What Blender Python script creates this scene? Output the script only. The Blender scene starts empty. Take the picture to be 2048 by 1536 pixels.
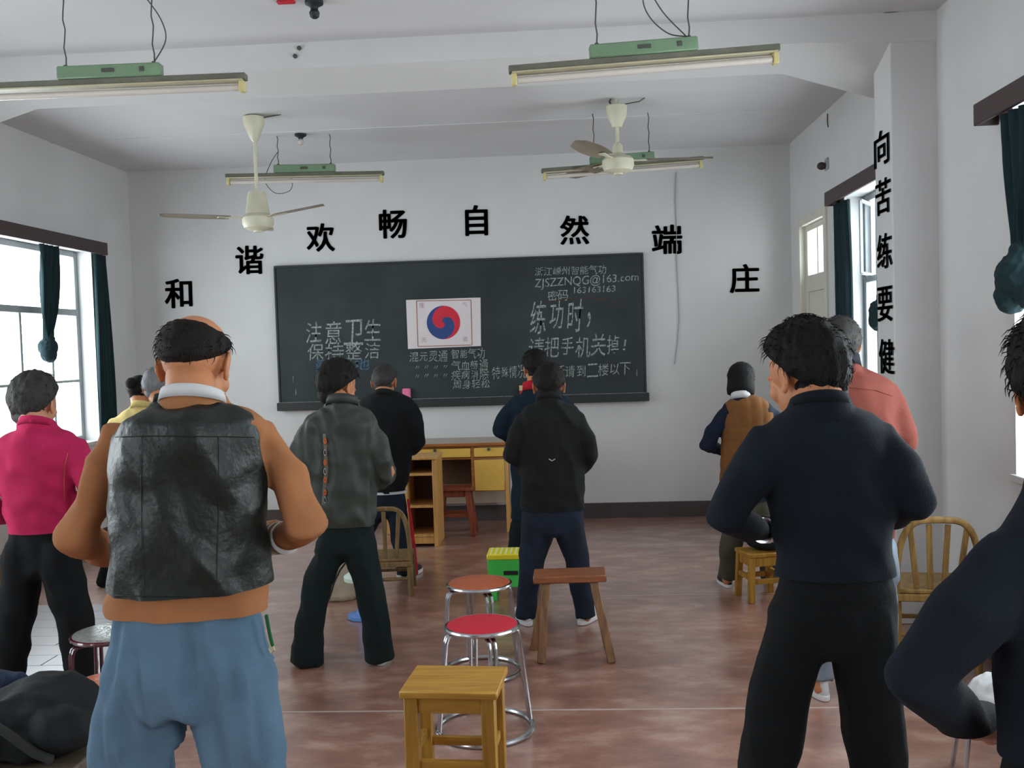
import bpy, bmesh, math, random
import numpy as np
from mathutils import Vector, Matrix
from mathutils.bvhtree import BVHTree

random.seed(7); rng = np.random.default_rng(7)
S = bpy.context.scene; COL = S.collection

# ------------------------------------------------------------ camera
F = 1914.7; YAW = .05996; PITCH = .03951; ROLL = .03097; CAM = Vector((0, 0, 1.6))
_f = Vector((-math.sin(YAW)*math.cos(PITCH), math.cos(YAW)*math.cos(PITCH), -math.sin(PITCH)))
_r = Vector((math.cos(YAW), math.sin(YAW), 0)); _u = _r.cross(_f)
CR = math.cos(ROLL)*_r - math.sin(ROLL)*_u; CU = math.sin(ROLL)*_r + math.cos(ROLL)*_u; CF = _f
cam_d = bpy.data.cameras.new('camera'); cam = bpy.data.objects.new('camera', cam_d); COL.objects.link(cam)
cam_d.sensor_width = 36; cam_d.lens = F/2048*36; cam_d.clip_start = .05; cam_d.clip_end = 100
cam.matrix_world = Matrix(((CR.x, CU.x, -CF.x, 0), (CR.y, CU.y, -CF.y, 0), (CR.z, CU.z, -CF.z, 1.6), (0, 0, 0, 1)))
S.camera = cam

# ------------------------------------------------------------ light and exposure
S.view_settings.view_transform = 'Standard'; S.view_settings.look = 'None'
S.view_settings.exposure = 0.0; S.view_settings.gamma = 1; S.view_settings.use_curve_mapping = False
W = bpy.data.worlds.new('overcast_sky'); S.world = W; W.use_nodes = True
wn = W.node_tree; bg = wn.nodes['Background']
bg.inputs['Color'].default_value = (.90, .96, 1.0, 1); bg.inputs['Strength'].default_value = 10.8
S.cycles.use_denoising = True
S.cycles.max_bounces = 10; S.cycles.diffuse_bounces = 7; S.cycles.transparent_max_bounces = 12
S.cycles.sample_clamp_indirect = 8; S.cycles.caustics_reflective = False; S.cycles.caustics_refractive = False
PORTALS = []

D = 8.76; WL = -4.05; WR = 2.02; ZC = 3.327; YB = -2.6

def ray(px, py):
    return CF + CR*((px-1024)/F) - CU*((py-768)/F)
def at(px, py, Y):
    v = ray(px, py); return CAM + v*(Y/v.y)
def atX(px, py, X):
    v = ray(px, py); return CAM + v*(X/v.x)
def atZ(px, py, Z):
    v = ray(px, py); return CAM + v*((Z-1.6)/v.z)

# ------------------------------------------------------------ mesh buffer
def frame(d, hint=None):
    d = d.normalized(); h = hint or (Vector((0, 0, 1)) if abs(d.z) < .9 else Vector((0, 1, 0)))
    a = h.cross(d).normalized(); return a, d.cross(a).normalized()
_bev = {}
class MB:
    def __init__(s): s.v = []; s.f = []; s.m = []
    def add(s, vs, fs, m=0):
        o = len(s.v); s.v += [tuple(v) for v in vs]; s.f += [tuple(i+o for i in f) for f in fs]; s.m += [m]*len(fs)
    def box(s, c, size, rot=None, bev=.003, m=0):
        """box from centre and size, edges bevelled"""
        c = Vector(c); bev = min(bev, min(size)*.3)
        key = (tuple(round(x, 4) for x in size), round(bev, 4))
        if key not in _bev:
            bm = bmesh.new(); bmesh.ops.create_cube(bm, size=1)
            for v in bm.verts: v.co = Vector((v.co.x*size[0], v.co.y*size[1], v.co.z*size[2]))
            if bev > 0: bmesh.ops.bevel(bm, geom=bm.edges[:], offset=bev, segments=1, affect='EDGES')
            bm.verts.index_update(); _bev[key] = ([v.co.copy() for v in bm.verts], [[v.index for v in f.verts] for f in bm.faces]); bm.free()
        vs, fs = _bev[key]
        s.add([(rot @ v if rot else v)+c for v in vs], fs, m)
    def bb(s, lo, hi, bev=.003, m=0):
        lo = Vector(lo); hi = Vector(hi); s.box((lo+hi)/2, tuple(abs(x) for x in (hi-lo)), None, bev, m)
    def bar(s, a, b, w, t, hint=None, bev=.002, m=0):
        """rectangular bar from a to b: w along the hint cross axis, t along the other"""
        a = Vector(a); b = Vector(b); d = (b-a); x, y = frame(d, hint)
        R = Matrix((x, y, d.normalized())).transposed()
        s.box((a+b)/2, (w, t, d.length), R, bev, m)
    def tube(s, pts, rad, n=12, m=0, flat=None, cap=True, hint=None):
        pts = [Vector(p) for p in pts]; k = len(pts)
        if not hasattr(rad, '__len__'): rad = [rad]*k
        rings = []; pa = None
        for i, p in enumerate(pts):
            d = (pts[min(i+1, k-1)]-pts[max(i-1, 0)]).normalized()
            if pa is None: a, b = frame(d, hint)
            else:
                a = (pa - d*pa.dot(d)).normalized(); b = d.cross(a)
            pa = a; r = rad[i]; r1, r2 = (r if hasattr(r, '__len__') else (r, r*(flat or 1)))
            rings.append((p, a, b, r1, r2, d))
        full = []
        if cap:
            p, a, b, r1, r2, d = rings[0]; q = min(r1, r2)
            full += [(p-d*q*.85, a, b, r1*.35, r2*.35), (p-d*q*.5, a, b, r1*.8, r2*.8)]
        full += [x[:5] for x in rings]
        if cap:
            p, a, b, r1, r2, d = rings[-1]; q = min(r1, r2)
            full += [(p+d*q*.5, a, b, r1*.8, r2*.8), (p+d*q*.85, a, b, r1*.35, r2*.35)]
        vs = []
        for p, a, b, r1, r2 in full:
            for j in range(n):
                t = 2*math.pi*j/n; vs.append(p+a*(r1*math.cos(t))+b*(r2*math.sin(t)))
        fs = []
        for i in range(len(full)-1):
            for j in range(n):
                k2 = (j+1) % n; fs.append((i*n+j, i*n+k2, (i+1)*n+k2, (i+1)*n+j))
        fs.append(tuple(range(n-1, -1, -1))); L = (len(full)-1)*n; fs.append(tuple(range(L, L+n)))
        s.add(vs, fs, m)
    def ell(s, c, r, R=None, n=20, k=12, m=0):
        c = Vector(c); vs = [Vector((0, 0, r[2]))]
        for i in range(1, k):
            ph = math.pi*i/k
            for j in range(n):
                t = 2*math.pi*j/n; vs.append(Vector((r[0]*math.sin(ph)*math.cos(t), r[1]*math.sin(ph)*math.sin(t), r[2]*math.cos(ph))))
        vs.append(Vector((0, 0, -r[2]))); fs = []
        for j in range(n): fs.append((0, 1+j, 1+(j+1) % n))
        for i in range(k-2):
            for j in range(n):
                a = 1+i*n+j; b = 1+i*n+(j+1) % n; fs.append((a, a+n, b+n, b))
        L = 1+(k-2)*n
        for j in range(n): fs.append((L+j, len(vs)-1, L+(j+1) % n))
        s.add([(R @ v if R else v)+c for v in vs], fs, m)
    def rings(s, rs, n=32, m=0, p=2.0):
        """closed loft of horizontal rings (centre, rx, ry)"""
        vs = []
        for c, rx, ry in rs:
            c = Vector(c)
            for j in range(n):
                t = 2*math.pi*j/n; ct, st = math.cos(t), math.sin(t)
                vs.append(c+Vector((rx*math.copysign(abs(ct)**(2/p), ct), ry*math.copysign(abs(st)**(2/p), st), 0)))
        fs = []
        for i in range(len(rs)-1):
            for j in range(n):
                k2 = (j+1) % n; fs.append((i*n+j, i*n+k2, (i+1)*n+k2, (i+1)*n+j))
        fs.append(tuple(range(n-1, -1, -1))); L = (len(rs)-1)*n; fs.append(tuple(range(L, L+n)))
        s.add(vs, fs, m)
    def lathe(s, c, prof, n=24, m=0, ax=None):
        """profile of (radius, height) turned round z (or an axis matrix)"""
        c = Vector(c); vs = []
        for r, h in prof:
            for j in range(n):
                t = 2*math.pi*j/n; v = Vector((r*math.cos(t), r*math.sin(t), h)); vs.append((ax @ v if ax else v)+c)
        fs = []
        for i in range(len(prof)-1):
            for j in range(n):
                k2 = (j+1) % n; fs.append((i*n+j, i*n+k2, (i+1)*n+k2, (i+1)*n+j))
        fs.append(tuple(range(n-1, -1, -1))); L = (len(prof)-1)*n; fs.append(tuple(range(L, L+n)))
        s.add(vs, fs, m)
    def torus(s, c, R, r, n=48, k=8, m=0):
        vs = []; fs = []; c = Vector(c)
        for i in range(n):
            t = 2*math.pi*i/n
            for j in range(k):
                u = 2*math.pi*j/k; q = R+r*math.cos(u); vs.append(c+Vector((q*math.cos(t), q*math.sin(t), r*math.sin(u))))
        for i in range(n):
            for j in range(k):
                a = i*k+j; b = i*k+(j+1) % k; c2 = ((i+1) % n)*k+(j+1) % k; d = ((i+1) % n)*k+j; fs.append((a, d, c2, b))
        s.add(vs, fs, m)
    def mesh(s, name='m', fixn=False):
        me = bpy.data.meshes.new(name); me.from_pydata(s.v, [], s.f)
        if any(s.m): me.polygons.foreach_set('material_index', s.m)
        me.update()
        if fixn:
            bm = bmesh.new(); bm.from_mesh(me); bmesh.ops.recalc_face_normals(bm, faces=bm.faces[:]); bm.to_mesh(me); bm.free()
        return me

def rotZ(a): return Matrix.Rotation(a, 3, 'Z')

# ------------------------------------------------------------ objects
def wloc(o):
    v = Vector((0, 0, 0))
    while o: v += o.location; o = o.parent
    return v
def obj(name, src, mat, parent=None, sharp=40, fixn=True):
    me = src.mesh(name, fixn) if isinstance(src, MB) else src
    me.name = name
    if len(me.polygons):
        me.polygons.foreach_set('use_smooth', [True]*len(me.polygons))
        if sharp: me.set_sharp_from_angle(angle=math.radians(sharp))
    for m in (mat if isinstance(mat, (list, tuple)) else [mat]): me.materials.append(m)
    o = bpy.data.objects.new(name, me); COL.objects.link(o)
    if parent:
        me.transform(Matrix.Translation(-wloc(parent))); o.parent = parent
    else:
        co = np.empty(len(me.vertices)*3); me.vertices.foreach_get('co', co); co = co.reshape(-1, 3)
        lo, hi = co.min(0), co.max(0); c = Vector(((lo[0]+hi[0])/2, (lo[1]+hi[1])/2, lo[2]))
        me.transform(Matrix.Translation(-c)); o.location = c
    return o
def tag(o, label, cat, group=None):
    o['label'] = label; o['category'] = cat
    if group: o['group'] = group
    return o
def thing(name, label, cat, loc, group=None):
    o = bpy.data.objects.new(name, None); COL.objects.link(o); o.location = Vector(loc); o.empty_display_size = .1
    return tag(o, label, cat, group)
def struct(o): o['kind'] = 'structure'; return o

def remesh(src, vox, smooth=4):
    me = src.mesh('tmp', True) if isinstance(src, MB) else src
    o = bpy.data.objects.new('tmp', me); COL.objects.link(o)
    md = o.modifiers.new('r', 'REMESH'); md.mode = 'VOXEL'; md.voxel_size = vox; md.adaptivity = 0
    if smooth:
        sm = o.modifiers.new('s', 'SMOOTH'); sm.factor = .5; sm.iterations = smooth
    dg = bpy.context.evaluated_depsgraph_get(); e = o.evaluated_get(dg)
    out = bpy.data.meshes.new_from_object(e); bpy.data.objects.remove(o); return out
def join(meshes):
    bm = bmesh.new()
    for me in meshes: bm.from_mesh(me)
    out = bpy.data.meshes.new('j'); bm.to_mesh(out); bm.free(); return out
def bisect(me, co, no):
    bm = bmesh.new(); bm.from_mesh(me)
    bmesh.ops.bisect_plane(bm, geom=bm.verts[:]+bm.edges[:]+bm.faces[:], plane_co=co, plane_no=no, clear_outer=True)
    bm.to_mesh(me); bm.free(); return me

# gradient noise in numpy
_perm = rng.permutation(256); _perm = np.concatenate([_perm, _perm]); _g = rng.normal(size=(256, 3)); _g /= np.linalg.norm(_g, axis=1)[:, None]
def pn(p):
    i = np.floor(p).astype(int); f = p-i; u = f*f*f*(f*(f*6-15)+10); i &= 255; out = 0
    for dx in (0, 1):
        for dy in (0, 1):
            for dz in (0, 1):
                h = _perm[(_perm[(_perm[(i[:, 0]+dx) & 255]+i[:, 1]+dy) & 255]+i[:, 2]+dz) & 255]
                d = _g[h][:, 0]*(f[:, 0]-dx)+_g[h][:, 1]*(f[:, 1]-dy)+_g[h][:, 2]*(f[:, 2]-dz)
                w = (u[:, 0] if dx else 1-u[:, 0])*(u[:, 1] if dy else 1-u[:, 1])*(u[:, 2] if dz else 1-u[:, 2])
                out = out+w*d
    return out
def displace(me, fn):
    n = len(me.vertices); co = np.empty(n*3); me.vertices.foreach_get('co', co); co = co.reshape(-1, 3)
    no = np.empty(n*3); me.vertices.foreach_get('normal', no); no = no.reshape(-1, 3)
    co = co+no*fn(co, no)[:, None]; me.vertices.foreach_set('co', co.ravel()); me.update(); return me
def folds(amp, fx, fz, seed=0, shear=0., ridged=True, fine=.35):
    def g(co, no):
        x = co[:, 0]+shear*co[:, 2]
        p = np.stack([x*fx+seed, co[:, 1]*fx*.8+seed*2, co[:, 2]*fz], 1)
        a = pn(p)
        if ridged: a = .35-np.abs(a)*1.6
        return amp*(a+fine*pn(co*14+seed))
    return g

# ------------------------------------------------------------ materials
def lin(c): return tuple((x/255/12.92 if x/255 <= .04045 else ((x/255+.055)/1.055)**2.4) for x in c)+(1,)
def mat(name, c, rough=.6, metal=0, var=.15, ns=6, bump=.0, bs=60, spec=.5, stretch=(1, 1, 1), c2=None, coat=0, sheen=0):
    m = bpy.data.materials.new(name); m.use_nodes = True; t = m.node_tree; b = t.nodes['Principled BSDF']
    b.inputs['Roughness'].default_value = rough; b.inputs['Metallic'].default_value = metal
    b.inputs['Specular IOR Level'].default_value = spec; b.inputs['Coat Weight'].default_value = coat
    b.inputs['Sheen Weight'].default_value = sheen
    tc = t.nodes.new('ShaderNodeTexCoord'); mp = t.nodes.new('ShaderNodeMapping'); mp.inputs['Scale'].default_value = stretch
    t.links.new(tc.outputs['Object'], mp.inputs[0])
    nz = t.nodes.new('ShaderNodeTexNoise'); nz.inputs['Scale'].default_value = ns; nz.inputs['Detail'].default_value = 4
    t.links.new(mp.outputs[0], nz.inputs['Vector'])
    rp = t.nodes.new('ShaderNodeValToRGB'); rp.color_ramp.elements[0].position = .3; rp.color_ramp.elements[1].position = .7
    L = lin(c); A = tuple(max(0, x*(1-var)) for x in L[:3])+(1,); B = tuple(min(1, x*(1+var)) for x in L[:3])+(1,)
    if c2: A = lin(c2); B = L
    rp.color_ramp.elements[0].color = A; rp.color_ramp.elements[1].color = B
    t.links.new(nz.outputs[0], rp.inputs[0]); t.links.new(rp.outputs[0], b.inputs['Base Color'])
    if bump:
        n2 = t.nodes.new('ShaderNodeTexNoise'); n2.inputs['Scale'].default_value = bs; n2.inputs['Detail'].default_value = 3
        t.links.new(mp.outputs[0], n2.inputs['Vector'])
        bp = t.nodes.new('ShaderNodeBump'); bp.inputs['Strength'].default_value = bump; bp.inputs['Distance'].default_value = .01
        t.links.new(n2.outputs[0], bp.inputs['Height']); t.links.new(bp.outputs[0], b.inputs['Normal'])
    return m
def cloth(name, c, var=.2, rough=.9, bump=.25, bs=220): return mat(name, c, rough, 0, var, 9, bump, bs, .25, sheen=.0)
def wood(name, c, c2, ax='z', rough=.45):
    st = {'x': (1.2, 14, 14), 'y': (14, 1.2, 14), 'z': (14, 14, 1.2)}[ax]
    return mat(name, c, rough, 0, 0, 3, .12, 9, .4, st, c2)

m_wall = mat('white_wall_paint', (205, 205, 205), .75, 0, .035, 2.2, .05, 30, .3)
m_ceil = mat('ceiling_paint', (204, 204, 206), .85, 0, .04, 1.2, .04, 30, .2)
m_stain = mat('damp_stained_paint', (120, 108, 98), .9, 0, .3, 14, .2, 40, .2, c2=(165, 158, 152))
m_base = mat('dark_skirting_paint', (72, 62, 62), .5, 0, .2, 4, .05)
m_valance = mat('valance_wood', (66, 52, 52), .55, 0, .15, 3, .1, 8, .4, (2, 14, 14))
m_frame = mat('window_frame_metal', (150, 156, 158), .5, .0, .08)
m_cream = mat('cream_door_paint', (205, 203, 190), .5, 0, .05, 5)
m_green = mat('green_enamel', (110, 138, 108), .45, 0, .15, 7, .05)
m_olive = mat('olive_grey_enamel', (98, 98, 84), .5, 0, .2, 9)
m_holder = mat('yellowed_plastic', (196, 184, 128), .5, 0, .1)
m_refl = mat('dull_reflector_enamel', (176, 168, 140), .45, 0, .12)
m_tube = mat('lamp_tube_glass', (196, 188, 180), .25, 0, .03)
m_cord = mat('dark_cord', (72, 72, 68), .7)
m_fan = mat('aged_cream_enamel', (206, 202, 178), .4, 0, .08, 8)
m_blade = mat('fan_blade_enamel', (132, 120, 104), .45, 0, .15, 6)
m_ink = mat('black_lettering', (26, 32, 36), .6, 0, .2)
m_board = mat('slate_board', (33, 40, 42), .6, 0, .35, 2.2, .03, 30, .35, c2=(48, 58, 60))
m_boardrim = mat('board_rim', (30, 36, 36), .55, 0, .2)
m_chalk = mat('chalk_white', (176, 184, 178), .95, 0, .0, 90, 0, c2=(74, 84, 82))
m_chalkb = mat('chalk_blue', (86, 120, 150), .95, 0, .0, 90, 0, c2=(52, 70, 84))
m_chalkr = mat('chalk_red', (110, 60, 56), .95, 0, .0, 60, 0, c2=(50, 44, 44))
m_paper = mat('white_paper', (214, 206, 208), .8, 0, .02)
m_red = mat('red_print', (200, 28, 52), .6, 0, .06); m_blue = mat('blue_print', (32, 62, 122), .6, 0, .08)
m_brownink = mat('brown_ink', (160, 112, 92), .7); m_pinkink = mat('pink_ink', (178, 130, 160), .7)
m_pink = mat('pink_sponge', (226, 120, 160), .9, 0, .15, 60, .3, 120)
m_chrome = mat('chrome_tube', (190, 192, 196), .22, 1, .04)
m_seat_o = mat('orange_vinyl', (176, 88, 52), .4, 0, .15, 40, .05)
m_seat_r = mat('red_vinyl', (188, 22, 44), .6, 0, .15, 60, .1, 200)
m_yw = wood('yellow_varnish_wood', (178, 134, 50), (140, 98, 34), 'z'); m_ywx = wood('yellow_varnish_wood_x', (184, 138, 52), (150, 106, 38), 'x')
m_bench = wood('reddish_bench_wood', (146, 88, 54), (108, 62, 38), 'x'); m_bleg = wood('bench_leg_wood', (148, 108, 76), (104, 74, 50))
m_desk = mat('desk_yellow_laminate', (222, 180, 84), .4, 0, .06, 3); m_desktop = mat('desk_top_laminate', (168, 150, 132), .35, 0, .05)
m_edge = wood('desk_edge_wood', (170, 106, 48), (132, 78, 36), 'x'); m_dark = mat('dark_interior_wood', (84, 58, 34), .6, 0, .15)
m_light = wood('pale_shelf_wood', (214, 168, 100), (188, 140, 78)); m_stoolr = wood('red_brown_stool_wood', (150, 78, 50), (112, 54, 36))
m_bamboo = wood('bamboo', (138, 112, 72), (98, 76, 48)); m_bamboo2 = wood('bamboo_pale', (158, 124, 70), (112, 86, 46))
m_gplas = mat('green_plastic', (70, 200, 84), .4, 0, .08); m_yplas = mat('yellow_plastic', (236, 218, 40), .45, 0, .08)
m_bplas = mat('blue_plastic', (98, 140, 206), .4, 0, .06); m_wplas = mat('white_green_plastic', (206, 224, 210), .4, 0, .04)
m_maroon = mat('maroon_lacquer', (70, 22, 32), .2, .0, .2, 5, coat=.8)
m_silver = mat('silver_patterned_vinyl', (150, 154, 150), .3, .4, .3, 60, .5, 50)
m_bench2 = wood('grey_bench_wood', (104, 92, 76), (74, 64, 54), 'x')
m_canvas = mat('beige_canvas', (160, 148, 128), .85, 0, .15, 8, .2); m_black = mat('black_strap', (24, 24, 24), .8)
m_pack = mat('black_backpack_cloth', (20, 24, 26), .8, 0, .35, 7, .2, 90, .3); m_packb = mat('navy_jacket_cloth', (30, 42, 64), .85, 0, .3, 7, .3, 90, .3)
m_skin = mat('skin', (184, 122, 84), .55, 0, .08, 12, .05, 120, .4)
m_skin2 = mat('skin_pale', (196, 140, 110), .55, 0, .08, 12, .05, 120, .4)
m_eye = mat('eye_dark', (20, 16, 14), .2)
m_hair = mat('black_hair', (13, 12, 12), .7, 0, .3, 30, .5, 60, .2, (6, 6, 1)); m_hairb = mat('brown_black_hair', (22, 18, 15), .7, 0, .35, 30, .5, 60, .2, (6, 6, 1))
m_hairg = mat('grey_hair', (112, 112, 114), .6, 0, .4, 50, .5, 60, .4, (6, 6, 1)); m_hairs = mat('dark_grey_hair', (44, 42, 40), .6, 0, .4, 40, .5, 60, .4, (6, 6, 1))
m_white = mat('white_cloth', (196, 196, 198), .8); m_sole = mat('white_rubber', (206, 206, 206), .6, 0, .05); m_shoe = mat('black_shoe', (22, 22, 24), .6)
m_watch = mat('steel_watch', (200, 200, 205), .2, 1, .05)
m_curtain = mat('dark_green_curtain', (18, 42, 46), .85, 0, .2, 6, .15, 80, .3, (4, 4, .6))

# glass: clear sheet that lets light straight through, with a surface reflection
m_glass = bpy.data.materials.new('window_glass'); m_glass.use_nodes = True
t = m_glass.node_tree; t.nodes.clear()
o_ = t.nodes.new('ShaderNodeOutputMaterial'); tr = t.nodes.new('ShaderNodeBsdfTransparent'); gl = t.nodes.new('ShaderNodeBsdfGlossy')
mx = t.nodes.new('ShaderNodeMixShader'); mx.inputs[0].default_value = .05
gl.inputs['Roughness'].default_value = .05; tr.inputs[0].default_value = (.95, .97, .97, 1)
t.links.new(tr.outputs[0], mx.inputs[1]); t.links.new(gl.outputs[0], mx.inputs[2]); t.links.new(mx.outputs[0], o_.inputs[0])

# red-brown painted concrete, worn and glossy
m_floor = bpy.data.materials.new('red_floor_paint'); m_floor.use_nodes = True
t = m_floor.node_tree; b = t.nodes['Principled BSDF']; tc = t.nodes.new('ShaderNodeTexCoord')
mp = t.nodes.new('ShaderNodeMapping'); mp.inputs['Scale'].default_value = (1.2, 2.2, 1); t.links.new(tc.outputs['Object'], mp.inputs[0])
n1 = t.nodes.new('ShaderNodeTexNoise'); n1.inputs['Scale'].default_value = 3.2; n1.inputs['Detail'].default_value = 9; n1.inputs['Roughness'].default_value = .65
t.links.new(mp.outputs[0], n1.inputs['Vector'])
r1 = t.nodes.new('ShaderNodeValToRGB'); e = r1.color_ramp.elements
e[0].position = .30; e[0].color = lin((118, 82, 70)); e[1].position = .72; e[1].color = lin((184, 152, 136))
m2 = e.new(.5); m2.color = lin((150, 106, 90))
t.links.new(n1.outputs[0], r1.inputs[0]); t.links.new(r1.outputs[0], b.inputs['Base Color'])
n2 = t.nodes.new('ShaderNodeTexNoise'); n2.inputs['Scale'].default_value = 45; n2.inputs['Detail'].default_value = 4
bp = t.nodes.new('ShaderNodeBump'); bp.inputs['Strength'].default_value = .12; bp.inputs['Distance'].default_value = .01
t.links.new(tc.outputs['Object'], n2.inputs['Vector']); t.links.new(n2.outputs[0], bp.inputs['Height']); t.links.new(bp.outputs[0], b.inputs['Normal'])
b.inputs['Roughness'].default_value = .36; b.inputs['Specular IOR Level'].default_value = .8; b.inputs['Coat Weight'].default_value = 1; b.inputs['Coat IOR'].default_value = 1.6; b.inputs['Coat Roughness'].default_value = .22
m_seam = mat('pale_floor_joint', (176, 160, 152), .5); m_tile = mat('pale_floor_board', (168, 166, 170), .28, 0, .06, 3, .05, 20, .6)

# ============================================================ ROOM
b = MB(); b.bb((WL-.3, YB-.3, -.12), (WR+.3, D+.3, 0), 0); floor = struct(obj('floor', b, m_floor))
b = MB(); b.bb((WL-.3, YB-.3, ZC), (WR+.3, D+.3, ZC+.15), 0); ceiling = struct(obj('ceiling', b, m_ceil))
b = MB(); b.bb((WL-.3, D, 0), (WR+.3, D+.25, ZC), 0); wall_front = struct(obj('wall_front', b, m_wall))
b = MB(); b.bb((WL-.3, YB-.25, 0), (WR+.3, YB, ZC), 0); struct(obj('wall_back', b, m_wall))
TH = .24
def side_wall(name, x0, x1, opens):
    b = MB(); ys = sorted({YB, D}.union(*[{o[0], o[1]} for o in opens]))
    for y0, y1 in zip(ys[:-1], ys[1:]):
        op = [o for o in opens if o[0] <= y0+1e-6 and o[1] >= y1-1e-6]
        if not op: b.bb((x0, y0, 0), (x1, y1, ZC), 0)
        else:
            z0, z1 = op[0][2:]
            if z0 > 0: b.bb((x0, y0, 0), (x1, y1, z0), 0)
            b.bb((x0, y0, z1), (x1, y1, ZC), 0)
    return struct(obj(name, b, m_wall))
LW = [(6.0, 8.0, .9, 2.52), (2.4, 4.4, .9, 2.52), (-1.4, .6, .9, 2.52)]
RW = [(5.75, 7.1, .9, 2.60), (2.35, 4.47, .94, 2.60), (-1.6, .6, .94, 2.60)]
DOOR = (7.60, 8.40, 0, 2.56)
side_wall('wall_left', WL-TH, WL, LW); side_wall('wall_right', WR, WR+TH, RW+[DOOR])

# beam with haunches, and pilasters
b = MB(); y0, y1 = 5.33, 5.92; zb = ZC-.14
xs = [(WL, .36), (WL+.75, .14), (1.33, .14), (WR, .36)]
vs = []
for x, h in xs: vs += [(x, y0, ZC+.01), (x, y0, ZC-(.14 if h < .2 else .16)), (x, y1, ZC-h), (x, y1, ZC+.01)]
fs = []
for i in range(3):
    for j in range(4): a = i*4+j; c = i*4+(j+1) % 4; fs.append((a, c, c+4, a+4))
fs += [(3, 2, 1, 0), (12, 13, 14, 15)]; b.add(vs, fs); struct(obj('trim_ceiling_beam', b, m_wall))
XP = 1.775
b = MB(); b.bb((XP, 5.34, 0), (WR+.01, 5.62, ZC), .006); struct(obj('trim_pilaster_right', b, m_wall))
b = MB(); b.bb((WL-.01, 5.34, 0), (WL+.25, 5.62, ZC), .006); struct(obj('trim_pilaster_left', b, m_wall))
# baseboards
b = MB(); b.bb((WL, D-.012, 0), (WR, D+.01, .14), .002); struct(obj('baseboard_front', b, m_base))
b = MB(); b.bb((WL-.01, YB, 0), (WL+.012, 5.34, .14), .002); b.bb((WL-.01, 5.62, 0), (WL+.012, D-.02, .14), .002); struct(obj('baseboard_left', b, m_base))
b = MB(); b.bb((WR-.012, YB, 0), (WR+.01, 5.34, .14), .002); b.bb((WR-.012, 5.62, 0), (WR+.01, 7.55, .14), .002); struct(obj('baseboard_right', b, m_base))
# slab seams on the ceiling and a damp patch
b = MB(); b.bb((WL, 7.42, ZC-.006), (WR, 7.45, ZC+.01), .002); struct(obj('trim_ceiling_seam', b, m_ceil))
def blob(name, px, py, z, rx, ry, m, parent, seed, flip=False):
    c = atZ(px, py, z); vs = [c]; n = 40
    for j in range(n):
        t = 2*math.pi*j/n; k = 1+.35*math.sin(3*t+seed)+.18*math.sin(7*t+seed*2)+.1*math.sin(13*t)
        vs.append(c+Vector((rx*k*math.cos(t), ry*k*math.sin(t), 0)))
    b = MB(); b.add(vs, [(0, 1+j, 1+(j+1) % n) for j in range(n)]); return obj(name, b, m, parent, fixn=False)
# pale joints in the floor: thin strips let into the paint
b = MB()
b.bb((-2.3, 4.135, -.01), (WR, 4.147, .0012), 0); obj('floor_joint', b, m_seam, floor)
b = MB(); b.bb((-.2, 6.03, -.01), (WR, 6.038, .001), 0); obj('floor_joint', b, m_seam, floor)
# pale boards by the left windows
ys = [3.6+.172*i for i in range(15)]
for i, y in enumerate(ys[:-1]):
    cut = -3.25+.55*((i*37) % 5)/5
    for x0, x1 in ((WL+.015, cut-.003), (cut+.003, -2.42)):
        bb = MB(); bb.bb((x0, y, -.01), (x1, y+.167, .004), .0015); obj('floor_board', bb, m_tile, floor)

# windows
def window(n, side, y0, y1, z0, z1, vbars, hbars, upper=None):
    xw = WL if side < 0 else WR; xf = xw+side*.15
    e = bpy.data.objects.new('window_%d' % n, None); COL.objects.link(e); e.location = (xf, (y0+y1)/2, z0); e['kind'] = 'structure'
    def bars(name, lo, hi):
        b = MB(); b.bb(lo, hi, .004); return obj(name, b, m_frame, e)
    t = .022
    bars('frame_stile', (xf-t, y0, z0), (xf+t, y0+.05, z1)); bars('frame_stile', (xf-t, y1-.05, z0), (xf+t, y1, z1))
    bars('frame_rail', (xf-t, y0+.05, z0), (xf+t, y1-.05, z0+.05)); bars('frame_rail', (xf-t, y0+.05, z1-.05), (xf+t, y1-.05, z1))
    for z, w in hbars: bars('transom', (xf-.02, y0+.05, z-w/2), (xf+.02, y1-.05, z+w/2))
    yy = [y0+.05]+[v[0] for v in vbars]+[y1-.05]
    zs = [z0+.05]+[h[0]-h[1]/2 for h in hbars]
    for y, w, za, zb_ in vbars: bars('mullion', (xf-.015, y-w/2, za), (xf+.015, y+w/2, zb_))
    for i in range(len(hbars)+1):
        za = z0+.05 if i == 0 else hbars[i-1][0]+hbars[i-1][1]/2
        zb_ = z1-.05 if i == len(hbars) else hbars[i][0]-hbars[i][1]/2
        b = MB(); b.bb((xf-.002, y0+.05, za), (xf+.002, y1-.05, zb_), 0); obj('pane', b, m_glass, e)
    b = MB(); b.bb((min(xw-side*.02, xf), y0-.03, z0-.03), (max(xw-side*.02, xf), y1+.03, z0+.004), .004); obj('sill', b, m_wall, e)
    L = bpy.data.lights.new('daylight_portal', 'AREA'); L.shape = 'RECTANGLE'; L.size = y1-y0; L.size_y = z1-z0; L.cycles.is_portal = True
    lo = bpy.data.objects.new('daylight_portal', L); COL.objects.link(lo); lo.location = (xw+side*.22, (y0+y1)/2, (z0+z1)/2)
    lo.rotation_euler = (math.pi/2, 0, math.pi/2 if side > 0 else -math.pi/2)
    return e
lv = lambda a: [(a+1.52, .035, 1.98, 2.48), (a+1.12, .03, .95, 1.98), (a+1.56, .03, .95, 1.98), (a+.6, .035, .95, 2.48)]
for i, o in enumerate(LW): window(i+1, -1, *o, lv(o[0]), [(1.42, .022), (2.0, .055)])
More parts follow.
